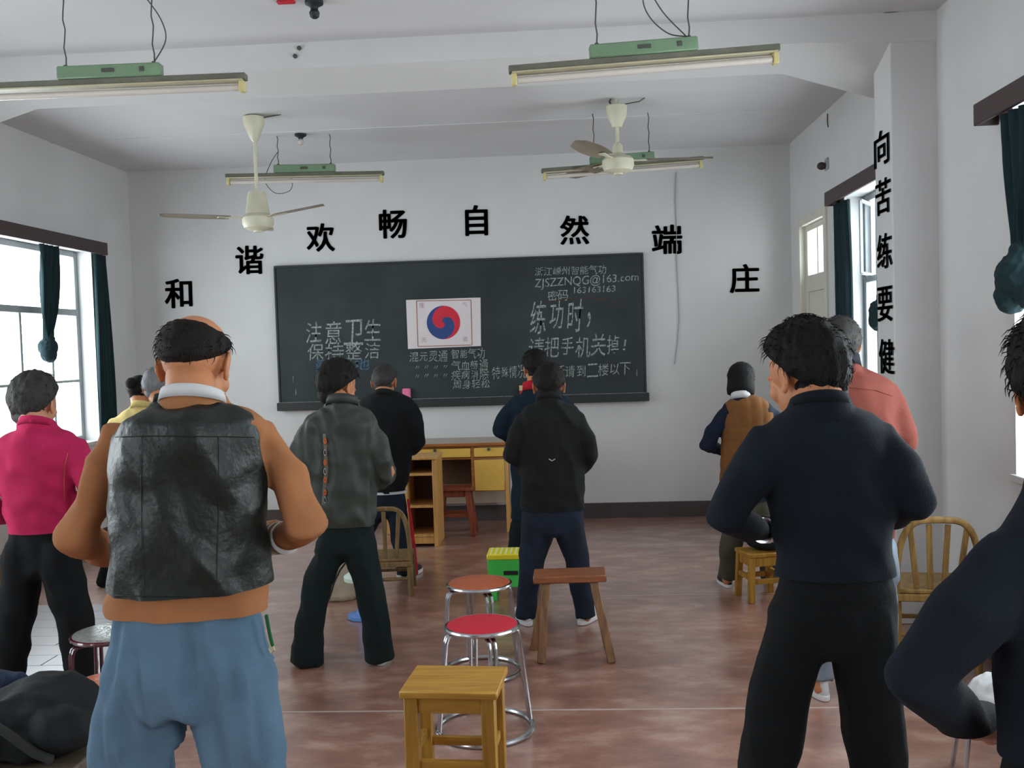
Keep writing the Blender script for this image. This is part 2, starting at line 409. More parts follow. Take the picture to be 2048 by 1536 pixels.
for i, o in enumerate(RW): window(i+4, 1, *o, [(o[1]-.27, .03, o[2]+.05, o[3]-.05), (o[0]+.55, .03, o[2]+.05, o[3]-.05)], [(2.0, .045)])
# tilted open casement in the far right window
e4 = bpy.data.objects['window_4']
b = MB(); hy = 7.03
for z in (2.03, 2.53): b.bar((WR+.17, hy, z), (WR+.02, hy-.25, z), .02, .02)
b.bar((WR+.17, hy, 2.03), (WR+.17, hy, 2.53), .02, .02); b.bar((WR+.02, hy-.25, 2.03), (WR+.02, hy-.25, 2.53), .02, .02)
obj('open_casement', b, m_frame, e4)

# door on the right wall
dr = bpy.data.objects.new('door_1', None); COL.objects.link(dr); dr.location = (WR, 8.0, 0); dr['kind'] = 'structure'
y0, y1, _, z1 = DOOR
b = MB()
for lo, hi in (((WR-.02, y0-.05, 0), (WR+.1, y0+.02, z1+.05)), ((WR-.02, y1-.02, 0), (WR+.1, y1+.05, z1+.05)), ((WR-.02, y0+.02, z1-.02), (WR+.1, y1-.02, z1+.05))): b.bb(lo, hi, .004)
obj('door_frame', b, m_cream, dr)
b = MB(); xa, xb = WR+.03, WR+.07; st = .07
b.bb((xa, y0+.02, 0), (xb, y0+.02+st, z1-.02), .003); b.bb((xa, y1-.02-st, 0), (xb, y1-.02, z1-.02), .003)
for za, zb_ in ((0, .18), (.98, 1.1), (1.98, 2.12), (z1-.07, z1-.02)): b.bb((xa, y0+.09, za), (xb, y1-.09, zb_), .003)
b.bb((xa+.005, 7.985, 2.12), (xb-.005, 8.015, z1-.07), .002)
obj('door_leaf', b, m_cream, dr)
for za, zb_ in ((.18, .98), (1.1, 1.98)):
    b = MB(); b.bb((xa+.012, y0+.09, za), (xb-.012, y1-.09, zb_), .002); obj('door_panel', b, m_cream, dr)
for ya, yb in ((y0+.09, 7.985), (8.015, y1-.09)):
    b = MB(); b.bb((xa+.018, ya, 2.12), (xa+.022, yb, z1-.07), 0); obj('pane', b, m_glass, dr)
L = bpy.data.lights.new('daylight_portal', 'AREA'); L.shape = 'RECTANGLE'; L.size = .7; L.size_y = .4; L.cycles.is_portal = True
lo = bpy.data.objects.new('daylight_portal', L); COL.objects.link(lo); lo.location = (WR+.12, 8, 2.3); lo.rotation_euler = (math.pi/2, 0, math.pi/2)

# valances
def valance(label, side, y0, y1, z0, z1):
    x0 = WL if side < 0 else WR; xf = x0-side*.10
    e = thing('curtain_valance', label, 'valance', (x0-side*.05, (y0+y1)/2, z0), 'dark valance boxes above the windows')
    b = MB(); b.bb((xf-.01, y0, z0), (xf+.01, y1, z1), .003); obj('front_board', b, m_valance, e)
    b = MB(); b.bb((min(xf, x0), y0, z1-.015), (max(xf, x0), y1, z1), .003); obj('top_board', b, m_valance, e)
    for y in (y0, y1-.015):
        b = MB(); b.bb((min(xf, x0), y, z0), (max(xf, x0), y+.015, z1-.015), .003); obj('end_board', b, m_valance, e)
valance('long dark wooden valance over the left window', -1, 5.75, 8.08, 2.49, 2.595)
valance('dark wooden valance over the far right window beside the cream door', 1, 5.66, 7.22, 2.555, 2.655)
valance('dark wooden valance over the near right window at the picture edge', 1, 2.1, 4.62, 2.555, 2.655)

# curtains: pleated sheets
def sheet(cols, thick=.012, n=40, pleats=6, amp=.018, rows=30, knot=None):
    """cols(z) -> (y_lo, y_hi, x); pleated sheet with thickness"""
    def grid(off):
        return [[None]*n for _ in range(rows)]
    b = MB(); vs = []
    for sgn in (0, 1):
        for i in range(rows):
            ya, yb, x, z = cols(i/(rows-1))
            for j in range(n):
                u = j/(n-1); y = ya+(yb-ya)*u
                xx = x+amp*math.sin(u*pleats*2*math.pi+1.3*math.sin(i*.12))+amp*.4*math.sin(u*17+i*.2)
                vs.append((xx+sgn*thick, y, z))
    fs = []; N = rows*n
    for i in range(rows-1):
        for j in range(n-1):
            a = i*n+j; fs.append((a, a+1, a+n+1, a+n)); fs.append((N+a, N+a+n, N+a+n+1, N+a+1))
    for i in range(rows-1):
        for j in (0, n-1): a = i*n+j; fs.append((a, a+n, N+a+n, N+a))
    for j in range(n-1):
        for i in (0, rows-1): a = i*n+j; fs.append((a, a+1, N+a+1, N+a))
    b.add(vs, fs); return b
def lerp(a, b, t): return a+(b-a)*t
# straight curtains
b = sheet(lambda t: (7.93-.03*t, 8.14+.06*t, WL+.05, lerp(2.49, .62, t)), pleats=4, amp=.012)
tag(obj('curtain', b, m_curtain), 'straight dark green curtain at the far end of the left window', 'curtain', 'green curtains')
b = sheet(lambda t: (6.86-.05*t, 7.17, WR-.05, lerp(2.555, .7, t)), pleats=4, amp=.012)
tag(obj('curtain', b, m_curtain), 'straight dark green curtain beside the cream door', 'curtain', 'green curtains')
# knotted curtains
def knotted(label, x, yc, w, ztop, zk, rk, wk=None, skew=0):
    e = thing('curtain', label, 'curtain', (x, yc, zk-.15), 'green curtains')
    def c(t):
        k = 1-(t**1.6); hw = max(.035, w/2*(.35+.65*k))
        return (yc+skew*t-hw, yc+skew*t+hw, x, lerp(ztop, zk+.03, t))
    obj('curtain_cloth', sheet(c, pleats=4, amp=.016, n=32), m_curtain, e)
    b = MB()
    yk = yc+skew
    b.ell((x, yk, zk), (rk*.8, rk, rk*.85)); b.ell((x+.02, yk-rk*.5, zk-rk*.5), (rk*.6, rk*.7, rk*.8)); b.ell((x-.01, yk+rk*.5, zk-rk*.6), (rk*.6, rk*.6, rk*.8)); b.ell((x+.01, yk, zk+rk*.6), (rk*.5, rk*.6, rk*.7))
    if wk: b.ell((x, yk+wk*.5, zk-.03), (rk*.6, wk*.6, rk*.7)); 
    me = remesh(b, .008, 3); displace(me, folds(.012, 26, 26, 3)); obj('curtain_knot', me, m_curtain, e, sharp=0)
    return e
kp = atX(96, 700, WL+.06); kt = atX(98, 500, WL+.06)
knotted('dark green curtain tied in a round knot in mid window, left wall', WL+.06, kt.y, .28, 2.49, kp.z+.02, .085, skew=kp.y-kt.y)
kp = atX(2030, 570, WR-.07)
knotted('dark green curtain gathered in a large knot at the near right window', WR-.07, kp.y-.05, .30, 2.555, kp.z+.04, .12, wk=.12)
kp = atX(1752, 622, WR-.05)
knotted('dark green curtain with its knot showing beside the pilaster lettering', WR-.05, kp.y-.20, .16, 2.555, kp.z, .09, skew=.10)

# ============================================================ LETTERING
def text_mesh(body, offset=0., ext=.0, shear=0, spacing=1.0):
    cu = bpy.data.curves.new('t', 'FONT'); cu.body = body; cu.size = 1; cu.offset = offset; cu.extrude = ext; cu.shear = shear; cu.space_character = spacing
    cu.resolution_u = 3
    o = bpy.data.objects.new('t', cu); COL.objects.link(o)
    dg = bpy.context.evaluated_depsgraph_get(); me = bpy.data.meshes.new_from_object(o.evaluated_get(dg))
    bpy.data.objects.remove(o); return me
def bold(me, r):
    out = []
    for dx, dy in ((0, 0), (1, 0), (-1, 0), (0, 1), (0, -1), (.7, .7), (-.7, .7), (.7, -.7), (-.7, -.7)):
        m2 = me.copy(); m2.transform(Matrix.Translation((dx*r, dy*r*.7, 0))); out.append(m2)
    return join(out)
def fit(me, w, h, thick, wob=0):
    n = len(me.vertices); co = np.empty(n*3); me.vertices.foreach_get('co', co); co = co.reshape(-1, 3)
    lo, hi = co.min(0), co.max(0); c = (lo+hi)/2; s = hi-lo
    sx = w/s[0] if w else h/s[1]; sy = h/s[1] if h else sx
    co = (co-c); co[:, 0] *= sx; co[:, 1] *= sy
    if s[2] > 1e-6: co[:, 2] *= thick/s[2]
    if wob:
        q = np.stack([co[:, 0]*9, co[:, 1]*9, co[:, 0]*0+wob], 1); co[:, 0] += .006*pn(q*2); co[:, 1] += .012*pn(q+5)
    me.vertices.foreach_set('co', co.ravel()); me.update()
def place(me, p, side='front', rot=0):
    if side == 'front': M = Matrix(((1, 0, 0, 0), (0, 0, -1, 0), (0, 1, 0, 0), (0, 0, 0, 1)))
    else: M = Matrix(((0, 0, -1, 0), (-1, 0, 0, 0), (0, 1, 0, 0), (0, 0, 0, 1)))
    me.transform(Matrix.Translation(p) @ M @ Matrix.Rotation(rot, 4, 'Z'))
glyphs = [('和', 357, 587, 58, 60, 'lowest at the left, under the arc'), ('谐', 499, 520, 58, 58, 'second from the left in the arc'),
          ('欢', 641, 475, 58, 57, 'third from the left, beside the ceiling fan'), ('畅', 786, 448, 57, 58, 'above the left half of the blackboard'),
          ('自', 953, 441, 46, 61, 'at the top of the arc'), ('然', 1149, 460, 58, 58, 'above the chalked address lines'),
          ('端', 1334, 479, 60, 58, 'just right of the blackboard corner'), ('庄', 1489, 557, 58, 57, 'lowest at the right near the wall glare')]
for ch, px, py, w, h, where in glyphs:
    me = bold(text_mesh(ch, 0, .01), .026); p = at(px, py, D-.004); fit(me, w/F*D, h/F*D, .006); place(me, p, 'front', -.012)
    tag(obj('wall_character', me, m_ink, sharp=30), 'large black character %s on the front wall, %s' % (ch, where), 'lettering', 'black characters over the blackboard')
for ch, px, py, where in (('向', 1763, 296, 'topmost'), ('苦', 1766, 393, 'second from top'), ('练', 1769, 502, 'third from top'), ('要', 1770, 608, 'fourth from top'), ('健', 1773, 713, 'lowest')):
    me = bold(text_mesh(ch, 0, .01), .012); p = atX(px, py, XP-.004); fit(me, .25, .195, .006); place(me, p, 'right')
    tag(obj('wall_character', me, m_ink, sharp=30), 'black character %s on the right pilaster, %s of its column' % (ch, where), 'lettering', 'black characters on the pilaster')

# blackboard
A0 = at(556, 534, D); A1 = at(1287, 790, D); bx0 = at(558, 680, D).x; bx1 = at(1287, 650, D).x; bz1 = at(920, 521, D).z; bz0 = at(920, 795, D).z
YBd = D-.035
bd = thing('blackboard', 'long black chalkboard covered in handwriting on the front wall', 'blackboard', ((bx0+bx1)/2, D-.02, bz0-.05))
b = MB(); b.bb((bx0, YBd, bz0), (bx1, D-.002, bz1), .003); obj('board_panel', b, m_board, bd)
b = MB(); b.bb((bx0-.01, YBd-.008, bz1-.012), (bx1+.01, D-.002, bz1+.008), .002); b.bb((bx0-.012, YBd-.008, bz0), (bx0+.006, D-.002, bz1-.012), .002); b.bb((bx1-.006, YBd-.008, bz0), (bx1+.012, D-.002, bz1-.012), .002)
obj('rim', b, m_boardrim, bd)
LZ = bz0
b = MB(); b.bb((bx0-.02, YBd-.05, LZ-.075), (bx1+.03, D-.002, LZ), .004); obj('chalk_ledge', b, m_boardrim, bd)
b = MB(); b.bb((bx0, YBd-.047, LZ), (bx1, YBd-.001, LZ+.0025), 0); obj('chalk_dust', b, m_chalk, bd)
def chalk(txt, xa, xb, py, h=None, m=None, off=0, rot=.0, shear=.1, sp=1.0, wob=1, each=False):
    if h and h >= 19 and each is not None and any(ord(c) > 255 for c in txt):
        n = len(txt); cw = (xb-xa)/n
        for i, c in enumerate(txt):
            x = xa+cw*(i+.5); y = py-(x-(xa+xb)/2)*(.033+rot)+(2*math.sin(i*2.3+py) if h > 30 else 0)
            me = text_mesh(c, off, 0, shear); k = 1+.12*math.sin(i*1.9+py)
            small = c in '，！'
            fit(me, (cw*.92*k if not small else cw*.25)/F*D, (h*k if not small else h*.5)/F*D, 0, wob+i)
            place(me, at(x-(cw*.25 if small else 0), y+(h*.2 if c == '，' else 0), YBd-.002), 'front', rot+.05*math.sin(i*3.1)); obj('chalk_character', me, m or m_chalk, bd, sharp=0)
        return
    px = (xa+xb)/2; p = at(px, py, YBd-.002); me = text_mesh(txt, off, 0, shear, sp)
    w = (xb-xa)/F*D; fit(me, w, h/F*D if h else None, 0, wob+len(txt)); place(me, p, 'front', rot)
    obj('chalk_writing', me, m or m_chalk, bd, sharp=0)['kind'] = 'stuff'
chalk('注意卫生', 608, 764, 664, 46, sp=1.25)
chalk('保持整洁', 612, 764, 703, 36, sp=1.25)
chalk('勤扫地', 628, 742, 729, 26, m_chalkb, sp=1.3)
chalk('混元灵通', 818, 895, 713, 20, sp=1.1)
chalk('智能气功', 902, 970, 707, 20)
chalk('〃 〃 〃 〃', 830, 895, 734, 7)
chalk('气血畅通', 903, 976, 730, 19)
chalk('〃 〃 〃 〃', 830, 895, 751, 7)
chalk('疾病消除', 903, 978, 749, 19)
chalk('周身轻松', 905, 980, 768, 18)
chalk('浙江嵊州智能气功', 1070, 1212, 541, 17)
chalk('ZJSZZNQG@163.com', 1070, 1276, 562, 22, rot=.03)
chalk('密码', 1095, 1136, 591, 20); chalk('163163163', 1148, 1230, 579, 13, rot=.02)
chalk('练功时，', 1058, 1205, 631, 62, off=.0, rot=.03, shear=.25)
chalk('请把手机关掉！', 1058, 1272, 692, 40, rot=.01, shear=.15)
chalk('特殊情况', 984, 1052, 744, 24, rot=.02); chalk('电话请到二楼以下', 1085, 1262, 741, 24, rot=.02)
b = MB()
for x, y in ((587, 765), (592, 790), (1274, 752)): p = at(x, y, YBd-.003); b = MB(); b.bar(p, p+Vector((0, 0, .06)), .006, .003); obj('chalk_mark', b, m_chalk, bd)
b = MB(); b.tube([at(x, y, YBd-.001) for x, y in ((1082, 609), (1110, 602), (1140, 597), (1180, 596), (1215, 599), (1245, 609))], .004, 6); obj('chalk_mark', b, m_chalkr, bd)

# poster with a red and blue swirl
pc = [at(812, 600, YBd-.004), at(961, 595, YBd-.004), at(962, 692, YBd-.004), at(816, 698, YBd-.004)]
po = thing('poster', 'white poster with a red and blue swirl disc pinned on the blackboard', 'poster', ((pc[2]+pc[3])/2))
def flat(name, quads, y, m, parent):
    b = MB()
    for q in quads:
        b.add([(p.x, y, p.z) for p in q]+[(p.x, y+.0015, p.z) for p in q], [(0, 1, 2, 3), (7, 6, 5, 4), (0, 4, 5, 1), (1, 5, 6, 2), (2, 6, 7, 3), (3, 7, 4, 0)])
    return obj(name, b, m, parent)
Y0 = YBd-.004
flat('paper', [pc], Y0, m_paper, po)
def q4(*pp): return [at(x, y, Y0) for x, y in pp]
fr_ = [(833, 602), (942, 600), (944, 690), (836, 693)]; lw = 1.3
qs = []
for i in range(4):
    (xa, ya), (xb, yb) = fr_[i], fr_[(i+1) % 4]; L = math.hypot(xb-xa, yb-ya); nx, ny = -(yb-ya)/L*lw/1.5, (xb-xa)/L*lw/1.5
    qs.append(q4((xa-nx, ya-ny), (xb-nx, yb-ny), (xb+nx, yb+ny), (xa+nx, ya+ny)))
flat('border_line', qs, Y0-.0015, m_brownink, po)
c = at(887, 645, Y0); R0 = 33.5/F*D; bR, bB = MB(), MB(); nr, nt = 26, 96
for i in range(nr):
    for j in range(nt):
        r0, r1 = R0*i/nr, R0*(i+1)/nr; t0, t1 = 2*math.pi*j/nt, 2*math.pi*(j+1)/nt
        rr = (i+.5)/nr; th = (t0+t1)/2; ph = math.radians(-5)+(1-rr)*math.radians(250)
        bb_ = bR if math.cos(th-ph) > 0 else bB
        bb_.add([(c.x+r*math.cos(t), Y0-.002, c.z+r*math.sin(t)) for r, t in ((r0, t0), (r1, t0), (r1, t1), (r0, t1))], [(0, 1, 2, 3)])
obj('red_swirl', bR, m_red, po, fixn=False); obj('blue_swirl', bB, m_blue, po, fixn=False)
for ch, x, y in (('理', 843, 611), ('气', 929, 609), ('炁', 848, 680), ('道', 930, 678)):
    me = text_mesh(ch, -.01, 0); fit(me, 10/F*D, 10/F*D, 0); place(me, at(x, y, Y0-.002)); obj('corner_character', me, m_pinkink, po, sharp=0)
# things on the ledge
def on_ledge(px): return at(px, 780, YBd-.025)
p = on_ledge(813); b = MB(); b.bb((p.x-.037, YBd-.045, LZ+.003), (p.x+.037, YBd-.005, LZ+.1), .008)
tag(obj('sponge_eraser', b, m_pink), 'small pink sponge standing on the chalk ledge below the poster', 'eraser')
p = on_ledge(1050); e = thing('chalk_box', 'small red and cream chalk box on the ledge beside the navy jacket woman', 'box', (p.x, YBd-.024, LZ+.003))
b = MB(); b.bb((p.x-.05, YBd-.044, LZ+.003), (p.x+.05, YBd-.006, LZ+.05), .003); obj('box_base', b, mat('red_card', (168, 34, 58), .7), e)
b = MB(); b.bb((p.x-.052, YBd-.045, LZ+.05), (p.x+.048, YBd-.005, LZ+.098), .003); obj('box_lid', b, mat('cream_card', (196, 178, 130), .7), e)

# ============================================================ LAMPS AND FANS
def lamp(pa, pb, label, wires, sag=None, tilt=0.):
    A = at(*pa); B = at(*pb); ax = (B-A).normalized(); L = (B-A).length; mid = (A+B)/2
    side = Vector((0, 0, 1)).cross(ax).normalized(); up = ax.cross(side).normalized()
    if up.z < 0: up = -up
    up = (up*math.cos(tilt)+side*math.sin(tilt)).normalized()
    e = thing('fluorescent_lamp', label, 'lamp', mid, 'hanging tube lamps')
    side = up.cross(ax).normalized()
    R = Matrix((ax, side, up)).transposed()
    b = MB(); b.box(mid+up*.015, (L, .05, .03), R, .003); obj('lamp_channel', b, m_olive, e)
    b = MB(); b.box(mid-up*.003, (L*.98, .062, .008), R, .002); obj('reflector', b, m_refl, e)
    b = MB(); b.box(mid+up*.062, (.49, .055, .062), R, .006); bx = obj('ballast_box', b, m_green, e)
    b = MB(); b.box(mid+up*.064-side*.029+ax*.0, (.06, .004, .018), R, .001); obj('ballast_label', b, m_cord, bx); b = MB(); b.box(mid+up*.064-side*.029+ax*.16, (.022, .006, .022), R, .002); obj('starter', b, m_cord, bx)
    for s_ in (-1, 1):
        b = MB(); b.box(mid+ax*(s_*(L/2-.02))-up*.03, (.025, .045, .052), R, .004); obj('lamp_holder', b, m_holder, e)
    b = MB(); b.tube([mid-ax*(L/2-.035)-up*.034, mid+ax*(L/2-.035)-up*.034], .015, 14, cap=False); obj('lamp_tube', b, m_tube, e)
    for s_ in wires:
        p = mid+ax*(.21*s_)+up*.095; k = []
        for i in range(9):
            q = i/8; k.append((p.x+.004*math.sin(i*2.1), p.y+.003*math.cos(i*1.7), lerp(p.z, ZC, q)))
        b = MB(); b.tube(k, .0035, 6, cap=False); b.box((p.x, p.y, p.z), (.018, .02, .016), None, .003); obj('hanging_wire', b, m_cord, e)
    for pts in (sag or []):
        q = [mid+ax*a+up*u+side*v for a, u, v in pts]; q2 = []
        for i in range(len(q)-1):
            for k_ in range(6):
                t_ = k_/6; p0, p1, p2, p3 = q[max(i-1, 0)], q[i], q[i+1], q[min(i+2, len(q)-1)]
                q2.append(.5*((2*p1)+(p2-p0)*t_+(2*p0-5*p1+4*p2-p3)*t_*t_+(3*p1-p0-3*p2+p3)*t_**3))
        q2.append(q[-1]); b = MB(); b.tube(q2, .003, 6, cap=False); obj('power_cord', b, m_cord, e)
    return e
lamp((1018, 147, 4.36), (1558, 103, 4.47), 'tube lamp with green ballast hanging near the camera, upper right', (-1, 1), [[(.21, .1, 0), (.12, .12, 0), (.04, .2, 0), (.02, .3, .01), (.08, .42, 0)], [(.2, .1, 0), (.1, .22, 0), (.05, .34, 0), (.08, .42, 0)]])
lamp((-47, 182, 4.42), (493, 160, 4.46), 'tube lamp with green ballast cut by the left picture edge', (-1, 1), [[(.21, .1, 0), (.27, .2, 0), (.25, .3, 0), (.17, .42, .01)]])
lamp((452, 356, 7.55), (768, 350, 7.6), 'far tube lamp with green ballast above the left ceiling fan', (-1, 1), [[(-.21, .1, 0), (-.12, 0, .04), (-.13, -.1, .04), (-.25, -.12, .04), (-.33, -.02, .04), (-.28, .12, .04), (-.21, .2, 0)]])
lamp((1083, 346, 7.25), (1406, 321, 7.4), 'far tube lamp half hidden by the right ceiling fan', (-1, 1))

def fan(label, px, py_hub, Y, angles, tilt, canopy_drop=0, long=True):
    H = at(px, py_hub, Y); e = thing('ceiling_fan', label, 'fan', (H.x, H.y, H.z), 'ceiling fans')
    zc = ZC-canopy_drop
    b = MB(); b.lathe((H.x, H.y, 0), [(.045, zc), (.075, zc-.01), (.075, zc-.06), (.03, zc-.17), (.014, zc-.19)] if long else [(.055, zc-.02), (.075, zc-.03), (.07, zc-.1), (.04, zc-.16), (.035, zc-.18)]); obj('canopy', b, m_fan, e)
    b = MB(); b.tube([(H.x, H.y, H.z+.05), (H.x, H.y, ZC)], .013, 12, cap=False); obj('down_rod', b, m_fan, e)
    if long: b = MB(); b.lathe((H.x, H.y, H.z), [(.06, .205), (.066, .19), (.085, .06), (.088, .045), (.05, .03)]); obj('motor_cowl', b, m_fan, e)
    else: b = MB(); b.lathe((H.x, H.y, H.z), [(.02, .14), (.035, .12), (.04, .07), (.06, .055), (.09, .04)]); obj('motor_cowl', b, m_fan, e)
    b = MB(); b.lathe((H.x, H.y, H.z), [(.05, .05), (.09, .043), (.112, .02), (.114, -.02), (.1, -.055), (.06, -.072), (.035, -.075), (.033, -.083), (.0, -.084)]); obj('motor_housing', b, m_fan, e)
    b = MB(); b.torus((H.x, H.y, H.z+.03), .09, .007, 32, 6); obj('trim_ring', b, m_blade, e)
    for an, tl in zip(angles, tilt):
        a = math.radians(an); d = Vector((math.cos(a), math.sin(a), tl)).normalized(); s_ = Vector((-math.sin(a), math.cos(a), 0)); u_ = d.cross(s_)
        b = MB(); n = 14; vs = []
        for i in range(n+1):
            q = i/n; r = lerp(.2, .675, q); w = .055+.022*math.sin(math.pi*min(1, q*1.05)); w *= 1 if q < .93 else math.sqrt(max(.08, 1-((q-.93)/.07)**2))
            for k_ in range(5):
                v_ = (k_/4-.5)*2; pitch = .2 if an != -150 else .04
                vs.append(Vector((H.x, H.y, H.z+.015))+d*r+s_*(w*v_*math.cos(pitch))+Vector((0, 0, w*v_*math.sin(pitch)-.012*(1-v_*v_)*-1)))
        fs = [(i*5+k_, i*5+k_+1, (i+1)*5+k_+1, (i+1)*5+k_) for i in range(n) for k_ in range(4)]
        off = len(vs); vs += [v-Vector((0, 0, .003)) for v in vs]
        fs += [tuple(off+x for x in reversed(f)) for f in fs]
        for i in range(n): fs += [(i*5, (i+1)*5, off+(i+1)*5, off+i*5), (i*5+4, off+i*5+4, off+(i+1)*5+4, (i+1)*5+4)]
        fs += [(0, off, off+1, 1), (1, off+1, off+2, 2), (2, off+2, off+3, 3), (3, off+3, off+4, 4)]; q_ = n*5
        fs += [(q_+k_, q_+k_+1, off+q_+k_+1, off+q_+k_) for k_ in range(4)]
        b.add(vs, fs); bl = obj('blade', b, m_blade, e)
        b = MB(); p0 = Vector((H.x, H.y, H.z+.015))+d*.09; b.bar(p0, p0+d*.19, .03, .008, Vector((0, 0, 1)), .002); b.box(p0+d*.17, (.05, .05, .008), Matrix((d, s_, Vector((0, 0, 1)))).transposed(), .003); obj('blade_iron', b, m_fan, bl)
    b = MB()
    b.tube([(H.x-.01, H.y, zc-.02), (H.x-.02, H.y, zc+.02), (H.x+.0, H.y, zc+.03)], .008, 6) if long else b.tube([(H.x-.03, H.y-.01, zc-.03), (H.x-.05, H.y-.01, zc+.0), (H.x-.04, H.y-.01, zc+.02)], .007, 6)
    b.tube([(H.x+.05, H.y, zc-.02), (H.x+.1, H.y, zc-.012), (H.x+.16, H.y, zc-.004), (H.x+.2, H.y, ZC)], .004, 6)
    obj('mounting_hook', b, m_cord, e)
    return e
fan('cream ceiling fan on a long rod in front of the front wall, left', 516, 441, 6.9, (-32, -150, 103), (.03, .0, 0))
fan('cream ceiling fan on a short rod in front of the far right lamp', 1236, 326, 6.9, (4, 243, 122), (.0, .03, 0), .02, False)
# bulb socket on ceiling, and one at the top edge
def socket(px, py, label, m2_):
    p = atZ(px, py, ZC); e = thing('bulb_socket', label, 'socket', (p.x, p.y, ZC-.09))
    b = MB(); b.lathe((p.x, p.y, ZC-.03), [(.045, .03), (.045, .015), (.02, .0), (.018, -.012)]); obj('socket_base', b, m_ink, e)
    b = MB(); b.lathe((p.x, p.y, ZC-.085), [(.012, 0), (.022, .008), (.026, .028), (.016, .045)]); obj('bulb', b, m2_, e)
socket(601, 268, 'small black bulb socket on the ceiling beyond the left fan', m_tube)
socket(628, 2, 'dark ceiling socket at the top picture edge', m_ink)
p = atZ(572, 1, ZC); b = MB(); b.box((p.x, p.y, ZC-.008), (.09, .03, .014), None, .004); tag(obj('ceiling_label', b, m_seat_r), 'small red strip stuck to the ceiling at the top picture edge', 'strip')
# nails / hooks on the beam
for px, py in ((600, 98), (592, 114)):
    p = at(px, py, 5.34); b = MB(); b.lathe((p.x, 5.34, p.z), [(.004, .03), (.012, .022), (.012, .012), (.004, .0)], 10, ax=Matrix.Rotation(math.pi/2, 3, 'X')); tag(obj('beam_hook', b, m_cord), 'tiny dark hook in the ceiling beam, %s of the pair' % ('upper' if py == 98 else 'lower'), 'hook', 'beam hooks')
# hook bracket on right wall and its wire
p = atX(1655, 328, WR); e = thing('wall_bracket', 'small metal bracket on the right wall above the far valance', 'bracket', (WR-.03, p.y, p.z-.04))
b = MB(); b.box((WR-.006, p.y, p.z), (.012, .08, .09), None, .003); obj('back_plate', b, m_frame, e)
b = MB(); b.ell((WR-.04, p.y+.02, p.z-.01), (.035, .03, .03)); obj('bracket_knob', b, m_valance, e)
b = MB(); q = atX(1655, 228, WR-.006); b.tube([(WR-.006, q.y, q.z), (WR-.006, q.y+.01, q.z-.06), (WR-.006, q.y-.01, q.z-.1)], .004, 6); tag(obj('wall_wire', b, m_cord), 'short wire end sticking from the right wall under the ceiling', 'wire')
b = MB(); pts = [at(x, y, D-.006) for x, y in ((1352, 345), (1350, 400), (1353, 455), (1353, 520), (1356, 575), (1358, 640), (1354, 690), (1349, 728))]; b.tube(pts, .0035, 6)
tag(obj('power_cable', b, m_frame), 'thin grey cord hanging down the front wall right of the blackboard', 'cord')
blob('damp_patch', 1800, 32, ZC-.002, .2, .05, m_stain, ceiling, 1.0)

# ============================================================ FURNITURE
def floor_pt(px, py): p = atZ(px, py, 0); return p
def sq_stool(name, label, cat, c, w, dpt, h, yaw, mt, ml, leg=.045, over=.02, splay=0, rails=True, group=None, th=.025):
    e = thing(name, label, cat, (c[0], c[1], 0), group); R = rotZ(yaw); C = Vector((c[0], c[1], 0))
    b = MB(); b.box(C+Vector((0, 0, h-th/2)), (w, dpt, th), R, .004); obj('seat', b, mt, e)
    ix, iy = w/2-over-leg/2, dpt/2-over-leg/2
    for sx in (-1, 1):
        for sy in (-1, 1):
            top = C+R @ Vector((sx*ix, sy*iy, 0))+Vector((0, 0, h-th)); bot = C+R @ Vector((sx*(ix+splay), sy*(iy+splay*.8), 0))
            b = MB(); b.bar(bot, top, leg, leg, R @ Vector((0, 1, 0)), .003); obj('leg', b, ml, e)
    if rails:
        for sy in (-1, 1):
            b = MB(); b.box(C+R @ Vector((0, sy*(iy), h-th-.03)), (2*ix-leg, .02, .055), R, .002); obj('apron', b, mt, e)
            b = MB(); zr = h*.42 if sy < 0 else h*.42; b.box(C+R @ Vector((0, sy*(iy+splay*.5), zr)), (2*(ix+splay*.5)-leg*.8, .022, .03), R, .002); obj('stretcher', b, mt, e)
        for sx in (-1, 1):
            b = MB(); b.box(C+R @ Vector((sx*ix, 0, h-th-.03)), (.02, 2*iy-leg, .055), R, .002); obj('apron', b, ml, e)
            b = MB(); b.box(C+R @ Vector((sx*(ix+splay*.5), 0, h*.5)), (.022, 2*(iy+splay*.5)-leg*.8, .03), R, .002); obj('stretcher', b, ml, e)
    return e
# foreground square stool
a = atZ(797, 1381, .45); b1 = atZ(984, 1384, .45); c1 = atZ(1010, 1334, .45); d1 = atZ(848, 1332, .45)
cc = (a+b1+c1+d1)/4
sq_stool('wooden_stool', 'yellow varnished square wooden stool nearest the camera', 'stool', (cc.x, cc.y), .335, .27, .45, math.atan2(b1.y-a.y, b1.x-a.x)+.0, m_ywx, m_yw, .047, .012)

